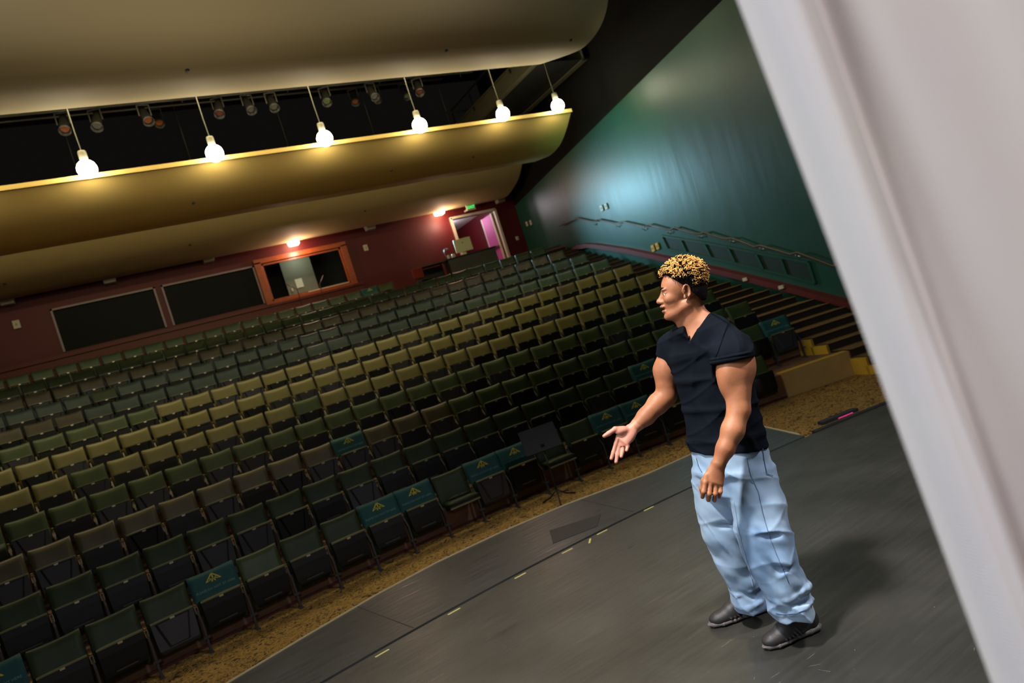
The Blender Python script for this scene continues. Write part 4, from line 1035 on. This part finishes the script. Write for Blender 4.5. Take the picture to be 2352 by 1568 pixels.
# eyes
for s in (-1,1):
    ec=H(.0768,.004,.031*s); mb=MB(); mb.lathe([(.0115*math.sin(t),-.0115*math.cos(t)) for t in np.linspace(0,PI,9)],ec,14); mb.obj('eyeball',M['eyew'],man,True)
    ic=ec+fw*.0098-lf*.0; q=Matrix((CX,CY,CZ)); z=fw; x=up; y=z.cross(x); Mx=Matrix((x,y,z)).transposed(); mb=MB(); mb.lathe([(0,.0025),(.0035,.0022),(.0056,.0)],ic,12,M=Mx); mb.obj('iris',M['iris'],man,True)
# eyebrows
for s in (-1,1):
    mb=MB(); mb.tube([H(.094,.030,.014*s),H(.0925,.034,.026*s),H(.082,.033,.042*s)],[.0045,.0055,.003],6); mb.obj('eyebrow',M['hairdark'],man,True)
# --- hair: dark cap plus curls with gold tips
hf=Field(V3(H(0,.06,0))-.2,V3(H(0,.06,0))+.2,.0035)
ell(hf,H(-.020,.068,0),AX,(.102,.088,.084),.012)
ell(hf,H(-.052,.010,0),AX,(.068,.070,.074),.012)
ell(hf,H(-.078,-.030,0),AX,(.030,.045,.052),.02)
pl=H(.062,.062,0); plane_cut(hf,pl,fw*1.0-up*.62,V3(H(0,.06,0))-.2,V3(H(0,.06,0))+.2,.006)
pl=H(-.004,.030,0); plane_cut(hf,pl,fw*.80-up*.85,V3(H(0,.06,0))-.2,V3(H(0,.06,0))+.2,.010)
for s in (-1,1): ell(hf,H(-.010,-.004,.078*s),AX,(.034,.036,.03),.006,'s')
pl=H(-.05,-.068,0); plane_cut(hf,pl,-up-fw*.3,V3(H(0,.06,0))-.2,V3(H(0,.06,0))+.2,.006)
hair=nets(hf,'hair',[M['hairdark']],man,None,2)
tips=MB(); droot=MB(); r2=random.Random(3)
cnt=0
while cnt<1450:
    v=Vector((r2.gauss(0,1),r2.gauss(0,1),r2.gauss(0,1))).normalized()
    f_,u_,l_=v.x,v.y,v.z
    if u_<-.55: continue
    if f_>.62 and u_<.30: continue
    if f_>.35 and u_<.12: continue
    if f_>-.25 and u_<-.12: continue
    base=H(-.020+.098*f_,.068+.084*u_,.080*l_)
    out=(fw*f_/.098+up*u_/.084+lf*l_/.080).normalized()
    L=r2.uniform(.012,.026)*(1.1 if u_>.3 else .8); tx=out.cross(up if abs(out.dot(up))<.9 else fw).normalized(); ty=out.cross(tx)
    ph=r2.random()*6.28; rr=r2.uniform(.003,.006); pts=[];rad=[]
    lean=(tx*r2.gauss(0,.35)+ty*r2.gauss(0,.35)); 
    for i in range(10):
        t=i/9; ang=ph+t*7.5; pts.append(base+(out+lean*t)*L*t+(tx*math.cos(ang)+ty*math.sin(ang))*rr*min(1,t*2.5)); rad.append(.0026*(1-.5*t))
    gold=r2.random()<(.74 if u_>.25 else .58 if (u_>.0 or f_<-.3) else .12)
    if gold: droot.tube(pts[:5],rad[:5],5,caps=False); tips.tube(pts[4:],[r*1.35 for r in rad[4:]],5)
    else: droot.tube(pts,rad,5)
    cnt+=1
dr=droot.obj('curl_roots',M['hairdark'],hair,True); dr['kind']='stuff'
gt=tips.obj('gold_curl_tips',M['gold'],hair,True); gt['kind']='stuff'; gt['label']='bleached gold curl tips'
# --- t-shirt
sh=Field([1.85,1.95,.82],[2.72,2.95,1.68],.0045)
def wr(P,amp,kx,ky,kz,ph=0): return amp*np.sin(P[0]*kx+P[1]*ky+P[2]*kz+ph)
TS=[(1603,757,3.25,.150,.098),(1622,800,3.25,.202,.122),(1637,860,3.25,.196,.132),(1652,930,3.25,.186,.128),(1664,1000,3.25,.190,.130),(1673,1034,3.25,.196,.135)]
for i in range(len(TS)-1):
    a=pt(*TS[i][:3]);b=pt(*TS[i+1][:3]); ecyl(sh,a,b,LAT,fw,(TS[i][3],TS[i][4]),(TS[i+1][3],TS[i+1][4]),.035,'u',False)
cone(sh,pt(1624,745,3.21),SN,.060,.078,.035); cone(sh,pt(1594,758,3.29),SF,.050,.070,.03)
cone(sh,pt(1580,760,3.20),pt(1556,768,3.30),.032,.034,.03)
# sleeves
CN=pt(1682,836,3.05); CF=pt(1526,838,3.40)
chain(sh,[SN,CN],[.084,.088],.03); chain(sh,[SF,CF],[.066,.066],.03)
ell(sh,pt(1688,812,3.05),(cam(1,.2,0),CY,CZ),(.088,.07,.085),.03)
sl=V3(pt(1640,950,3.3))-1;sh_hi=V3(pt(1640,950,3.3))+1
# folds
def ridge(F,pts,r,k=.018):
    for a,b in zip(pts[:-1],pts[1:]): cone(F,pt(*a),pt(*b),r,r*.8,k)
def groove(F,pts,r,k=.012):
    for a,b in zip(pts[:-1],pts[1:]): cone(F,pt(*a),pt(*b),r,r,k,'s')
sn_dir=(CN-SN).normalized()
# cut sleeve ends and hem
def cutlocal(F,p,n,rad):
    p=V3(p); F_=F; n=V3(n)/np.linalg.norm(V3(n))
    def fn(P):
        d=-(sum((P[i]-p[i])*n[i] for i in range(3))); r=np.sqrt(sum((P[i]-p[i]-.06*n[i])**2 for i in range(3)))-rad
        return np.maximum(d,r)
    F.add(fn,p-rad-.06,p+rad+.06,.005,'s')
cutlocal(sh,pt(1682,826,3.05),(pt(1700,900,3.04)-pt(1684,826,3.05)),.105)
cutlocal(sh,pt(1526,826,3.40),(CF-SF),.085)
hem=pt(1672,1031,3.25); plane_cut(sh,hem,(cam(.14,-.985,.0)),[1.8,1.9,.8],[2.75,3.0,1.7],.004)
# interior of the neck opening: V
vb=pt(1573,786,3.15)
def vneck(P):
    # wedge: half-width grows upward from the V point, measured across the chest
    c=V3(vb); U=V3(cam(.05,1,0)); U/=np.linalg.norm(U); Lx=V3(LAT)-U*(V3(LAT)@U); Lx/=np.linalg.norm(Lx); Fx=V3(cam(-.69,0,.72))
    q=[P[i]-c[i] for i in range(3)]; u=sum(q[i]*U[i] for i in range(3)); x=sum(q[i]*Lx[i] for i in range(3)); f=sum(q[i]*Fx[i] for i in range(3))
    return np.maximum(np.maximum(np.abs(x)-.44*np.maximum(u,0)-.004,-u),-(f+.14))
sh.add(vneck,V3(vb)-np.array([.12,.12,.01]),V3(vb)+np.array([.3,.3,.22]),.006,'s')
# neck hole round the neck
ecyl(sh,pt(1598,742,3.25),pt(1588,690,3.25),lf,fw,(.066,.066),(.10,.10),.008,'s')
sf_=sh.a; 
g=[(sh.lo[k]+sh.h*np.arange(sh.n[k])).astype(np.float32) for k in range(3)]; PP=np.meshgrid(*g,indexing='ij')
A1=V3(CY); A0=V3(CX)
uu=sum(PP[i]*A1[i] for i in range(3)); xx=sum(PP[i]*A0[i] for i in range(3))
nz=.0022*np.sin(xx*52+uu*16+2.5*np.sin(uu*7))+.0014*np.sin(xx*71-uu*37+1.7*np.sin(xx*13))+.0008*np.sin(uu*60+xx*38)
rdg=lambda p,e:(1-np.abs(np.sin(p)))**e
nz-=.0065*rdg(uu*11+xx*15+1.1*np.sin(uu*6+1)+.8*np.sin(xx*9),4)+.0045*rdg(uu*17-xx*9+1.5*np.sin(xx*8)+.7,5)+.0035*rdg(xx*24+uu*5+.9*np.sin(uu*10),5)
sh.a=(sh.a+nz+.003).astype(np.float32)
ridge_pts=[[(1600,800,3.12),(1602,900,3.12),(1612,1010,3.12)],[(1665,930,3.07),(1640,985,3.08),(1600,1030,3.12)],[(1712,950,3.09),(1735,990,3.12)],[(1660,850,3.09),(1620,880,3.10)]]
shirt=nets(sh,'t_shirt',[M['tee']],man,None,3)
# rolled cuff, hem band and collar as raised bands
def ring(name,c,X,Y,rx,ry,r,m,n=40,wob=0):
    mb=MB(); X=X.normalized();Y=(Y-X*Y.dot(X)).normalized(); pts=[c+X*(rx*math.cos(t))+Y*(ry*math.sin(t)) for t in np.linspace(0,2*PI,n+1)]
    mb.tube(pts,r,8,caps=False); return mb.obj(name,m,man,True)
ax=(pt(1700,900,3.04)-pt(1684,826,3.05)).normalized(); X_=ax.cross(CZ).normalized(); Y_=ax.cross(X_)
ring('sleeve_cuff',pt(1681,824,3.052),X_,Y_,.089,.088,.0105,M['tee'])
ring('sleeve_cuff',pt(1681,817,3.052),X_,Y_,.091,.090,.0085,M['tee'])
# --- jeans
jn=Field([1.80,1.90,.06],[2.72,2.95,1.02],.0048)
hipc=pt(1676,1045,3.25)
ecyl(jn,pt(1668,1010,3.25),pt(1682,1075,3.25),LAT,fw,(.182,.122),(.196,.140),.03,'u',False)
ecyl(jn,pt(1682,1075,3.25),pt(1690,1125,3.25),LAT,fw,(.196,.140),(.185,.130),.04,'u',False)
N_=[(1727,1100,3.165,.112),(1742,1160,3.14,.120),(1752,1220,3.12,.121),(1772,1280,3.10,.113),(1795,1335,3.09,.100),(1812,1375,3.09,.094),(1822,1404,3.09,.094)]
F_=[(1638,1100,3.33,.105),(1648,1160,3.345,.104),(1662,1220,3.35,.102),(1686,1280,3.36,.094),(1706,1330,3.37,.085),(1718,1362,3.375,.079),(1724,1388,3.375,.080)]
for Q in (N_,F_):
    chain(jn,[pt(*q[:3]) for q in Q],[q[3] for q in Q],.02)
# stacked folds near the hems, knee folds
for c,r_,t_ in (((1806,1352,3.09),.100,.014),((1818,1384,3.09),.098,.012),((1712,1345,3.37),.084,.010),((1722,1374,3.375),.082,.010)):
    ctr=pt(*c)
    for i in range(16):
        a0=2*PI*i/16;a1=2*PI*(i+1)/16; X2=cam(1,.25,0).normalized();Y2=CZ
        cone(jn,ctr+X2*r_*.9*math.cos(a0)+Y2*r_*.9*math.sin(a0)+CY*.012*math.sin(2*a0),ctr+X2*r_*.9*math.cos(a1)+Y2*r_*.9*math.sin(a1)+CY*.012*math.sin(2*a1),t_,t_,.012)
groove(jn,[(1712,1190,3.02),(1745,1230,3.0),(1790,1228,3.0)],.010,.02); groove(jn,[(1750,1285,2.99),(1790,1310,2.99),(1830,1300,3.0)],.012,.02)
groove(jn,[(1622,1212,3.25),(1680,1206,3.25)],.008,.015); groove(jn,[(1694,1362,3.29),(1730,1372,3.29)],.009,.012); groove(jn,[(1770,1385,2.99),(1820,1392,2.99),(1856,1378,3.02)],.010,.012)
plane_cut(jn,pt(1824,1412,3.09),cam(.22,-.97,0),V3(pt(1824,1440,3.09))-.14,V3(pt(1824,1440,3.09))+.14,.004)
plane_cut(jn,pt(1722,1398,3.375),cam(.30,-.95,0),V3(pt(1728,1428,3.375))-.13,V3(pt(1728,1428,3.375))+.13,.004)
plane_cut(jn,pt(1668,1012,3.25),cam(-.14,.985,0),V3(pt(1668,1000,3.25))-.35,V3(pt(1668,990,3.25))+.3,.004)
g=[(jn.lo[k]+jn.h*np.arange(jn.n[k])).astype(np.float32) for k in range(3)]; PP=np.meshgrid(*g,indexing='ij')
uu=sum(PP[i]*A1[i] for i in range(3)); xx=sum(PP[i]*A0[i] for i in range(3)); zz=sum(PP[i]*V3(CZ)[i] for i in range(3))
low=np.clip((1.0-PP[2])/.9,0,1)
nz=(.0012+.0045*low**3)*np.sin(uu*48+xx*18+2.2*np.sin(xx*11+zz*9))+.0024*np.sin(xx*46-uu*10+1.9*np.sin(uu*8))+.0010*np.sin(uu*85+xx*41+zz*40)
kn=np.exp(-((PP[2]-.50)/.10)**2); cr_=np.exp(-((PP[2]-.82)/.10)**2)
nz-=(.0015+.0095*np.clip((.36-PP[2])/.2,0,1)+.006*kn+.005*cr_)*rdg(uu*20+xx*11+1.6*np.sin(xx*9+zz*7)+.8*np.sin(uu*7),4)+(.002+.004*kn)*rdg(uu*13-xx*14+1.2*np.sin(xx*12),5)
jn.a=(jn.a+nz+.002).astype(np.float32)
jeans=nets(jn,'jeans',[M['denim']],man,None,3)
def snap_line(name,obj,pts,r,m,parent):
    me=obj.data; n=len(me.vertices); co=np.zeros(n*3,np.float32); me.vertices.foreach_get('co',co); co=co.reshape(-1,3); out=[]
    P0=np.array([EYE.x,EYE.y,EYE.z])
    for q in pts:
        d=V3(pt(*q,1.0))-P0; d/=np.linalg.norm(d); w_=co-P0; t=w_@d; dist=np.linalg.norm(w_-t[:,None]*d,axis=1); k=dist<.006
        if k.any(): out.append(Vector(P0+d*(t[k].min()-.0005)))
    if len(out)>1:
        mb=MB(); mb.tube(out,r,5); mb.obj(name,m,parent,True)
def dens(a,n=8):
    o=[]
    for p,q in zip(a[:-1],a[1:]): o+=[(p[0]+(q[0]-p[0])*i/n,p[1]+(q[1]-p[1])*i/n) for i in range(n)]
    return o+[a[-1]]
for nm_,q_ in (('collar',[(1581,777),(1588,765),(1606,736),(1621,711)]),):
    snap_line(nm_,shirt,dens(q_),.0045,M['tee'],shirt)
snap_line('shoulder_seam',shirt,dens([(1622,712),(1650,728),(1672,742),(1660,775),(1650,805),(1640,828)]),.0013,mat('dark_tee_seam',(.002,.0025,.004),.95,spec=.05),shirt)
snap_line('side_seam',jeans,dens([(1716,1052),(1724,1090),(1742,1130),(1752,1180),(1770,1240),(1795,1300),(1812,1340)]),.0011,M['stitch'],jeans)
snap_line('inner_seam',jeans,dens([(1684,1150),(1694,1210),(1706,1260),(1722,1310),(1730,1350)]),.0013,mat('pale_denim_seam',S(160,174,190),.9),jeans)
snap_line('pocket_seam',jeans,dens([(1752,1030),(1756,1060),(1762,1088),(1776,1092)]),.0016,M['stitch'],jeans)
snap_line('fly_seam',jeans,dens([(1599,1052),(1604,1070),(1612,1084)]),.0018,M['stitch'],jeans)
snap_line('hem_stitch',jeans,dens([(1782,1408),(1800,1411),(1830,1408),(1854,1398)]),.0016,M['stitch'],jeans)
# --- shoes
def shoe(heel,toe,name,lab,roll):
    d=(toe-heel); L=d.length; d=d.normalized(); n=Vector((0,0,1)); s_=n.cross(d).normalized()
    def Q(f,s,u): return heel+d*(f*L)+s_*s+n*u
    F=Field(np.minimum(V3(heel),V3(toe))-.12,np.maximum(V3(heel),V3(toe))+.19,.0027)
    chain(F,[Q(.10,0,.052),Q(.35,0,.050),Q(.62,.004,.045),Q(.86,.008,.038)],[.036,.036,.040,.028],.02)
    cone(F,Q(.10,0,.075),Q(.30,0,.095),.032,.036,.02); cone(F,Q(.28,0,.095),Q(.62,0,.060),.032,.028,.025)
    ell(F,Q(.80,.004,.036),(d,s_,n),(.064,.045,.031),.015)
    for t in (.46,.53,.60,.67,.74):
        for g_ in (-1,1): cone(F,Q(t,.028*g_,.084-.10*(t-.4)),Q(t-.07,.049*g_,.034),.0058,.0048,.003)
    for g_ in (-1,1):
        chain(F,[Q(.86,0,.062),Q(.84,.022*g_,.056),Q(.77,.042*g_,.038)],[.006,.006,.0055],.003)
        chain(F,[Q(.33,.022*g_,.118),Q(.18,.036*g_,.104),Q(.08,.022*g_,.098)],[.009,.008,.008],.008)
    cone(F,Q(.20,0,.095),Q(.17,0,.150),.038,.036,.01)
    F.add(lambda P:P[2]-.016,F.lo,F.lo+F.h*F.n,.003,'s') if False else None
    r=bpy.data.objects.new(name,None); COL.objects.link(r); r.parent=man
    up_=nets(F,'upper',[M['shoe']],r,None,2)
    S2=Field(np.minimum(V3(heel),V3(toe))-.12,np.maximum(V3(heel),V3(toe))+.12,.0027)
    pts=[(.02,.030),(.20,.036),(.42,.034),(.62,.045),(.82,.048),(.98,.030)]
    for a,b in zip(pts[:-1],pts[1:]):
        A_=Q(a[0],0.002,.017);B_=Q(b[0],.004,.017)
        ecyl(S2,A_,B_,s_,n,(a[1],.018),(b[1],.018),.008,'u',False)
    for t in np.linspace(.05,.95,11):
        for sg in (-1,1): cone(S2,Q(t,.060*sg,.000),Q(t+.015,.056*sg,.020),.0032,.0024,.002,'s')
    S2.add(lambda P:(P[2]-.002),S2.lo,S2.lo+np.array([1,1,.05]),.001,'s')
    nets(S2,'sole',[M['sole']],r,None,1)
    mb=MB()
    for i,t in enumerate((.50,.56,.62,.68)):
        z=.116-(t-.46)*.20; sg=1 if i%2 else -1
        mb.tube([Q(t,-.022,z-.004),Q(t+.02*sg,0,z+.004),Q(t+.015,.022,z-.004)],.0036,6)
    mb.tube([Q(.43,0,.124),Q(.40,.022,.132),Q(.45,.035,.112)],.003,6); mb.tube([Q(.43,0,.124),Q(.41,-.022,.132),Q(.46,-.035,.110)],.003,6)
    mb.obj('laces',M['lace'],r,True)
shoe(Vector((2.335,2.30,0)),Vector((2.085,2.40,0)),'shoe','',0)
shoe(Vector((2.385,2.63,0)),Vector((2.115,2.78,0)),'shoe','',0)
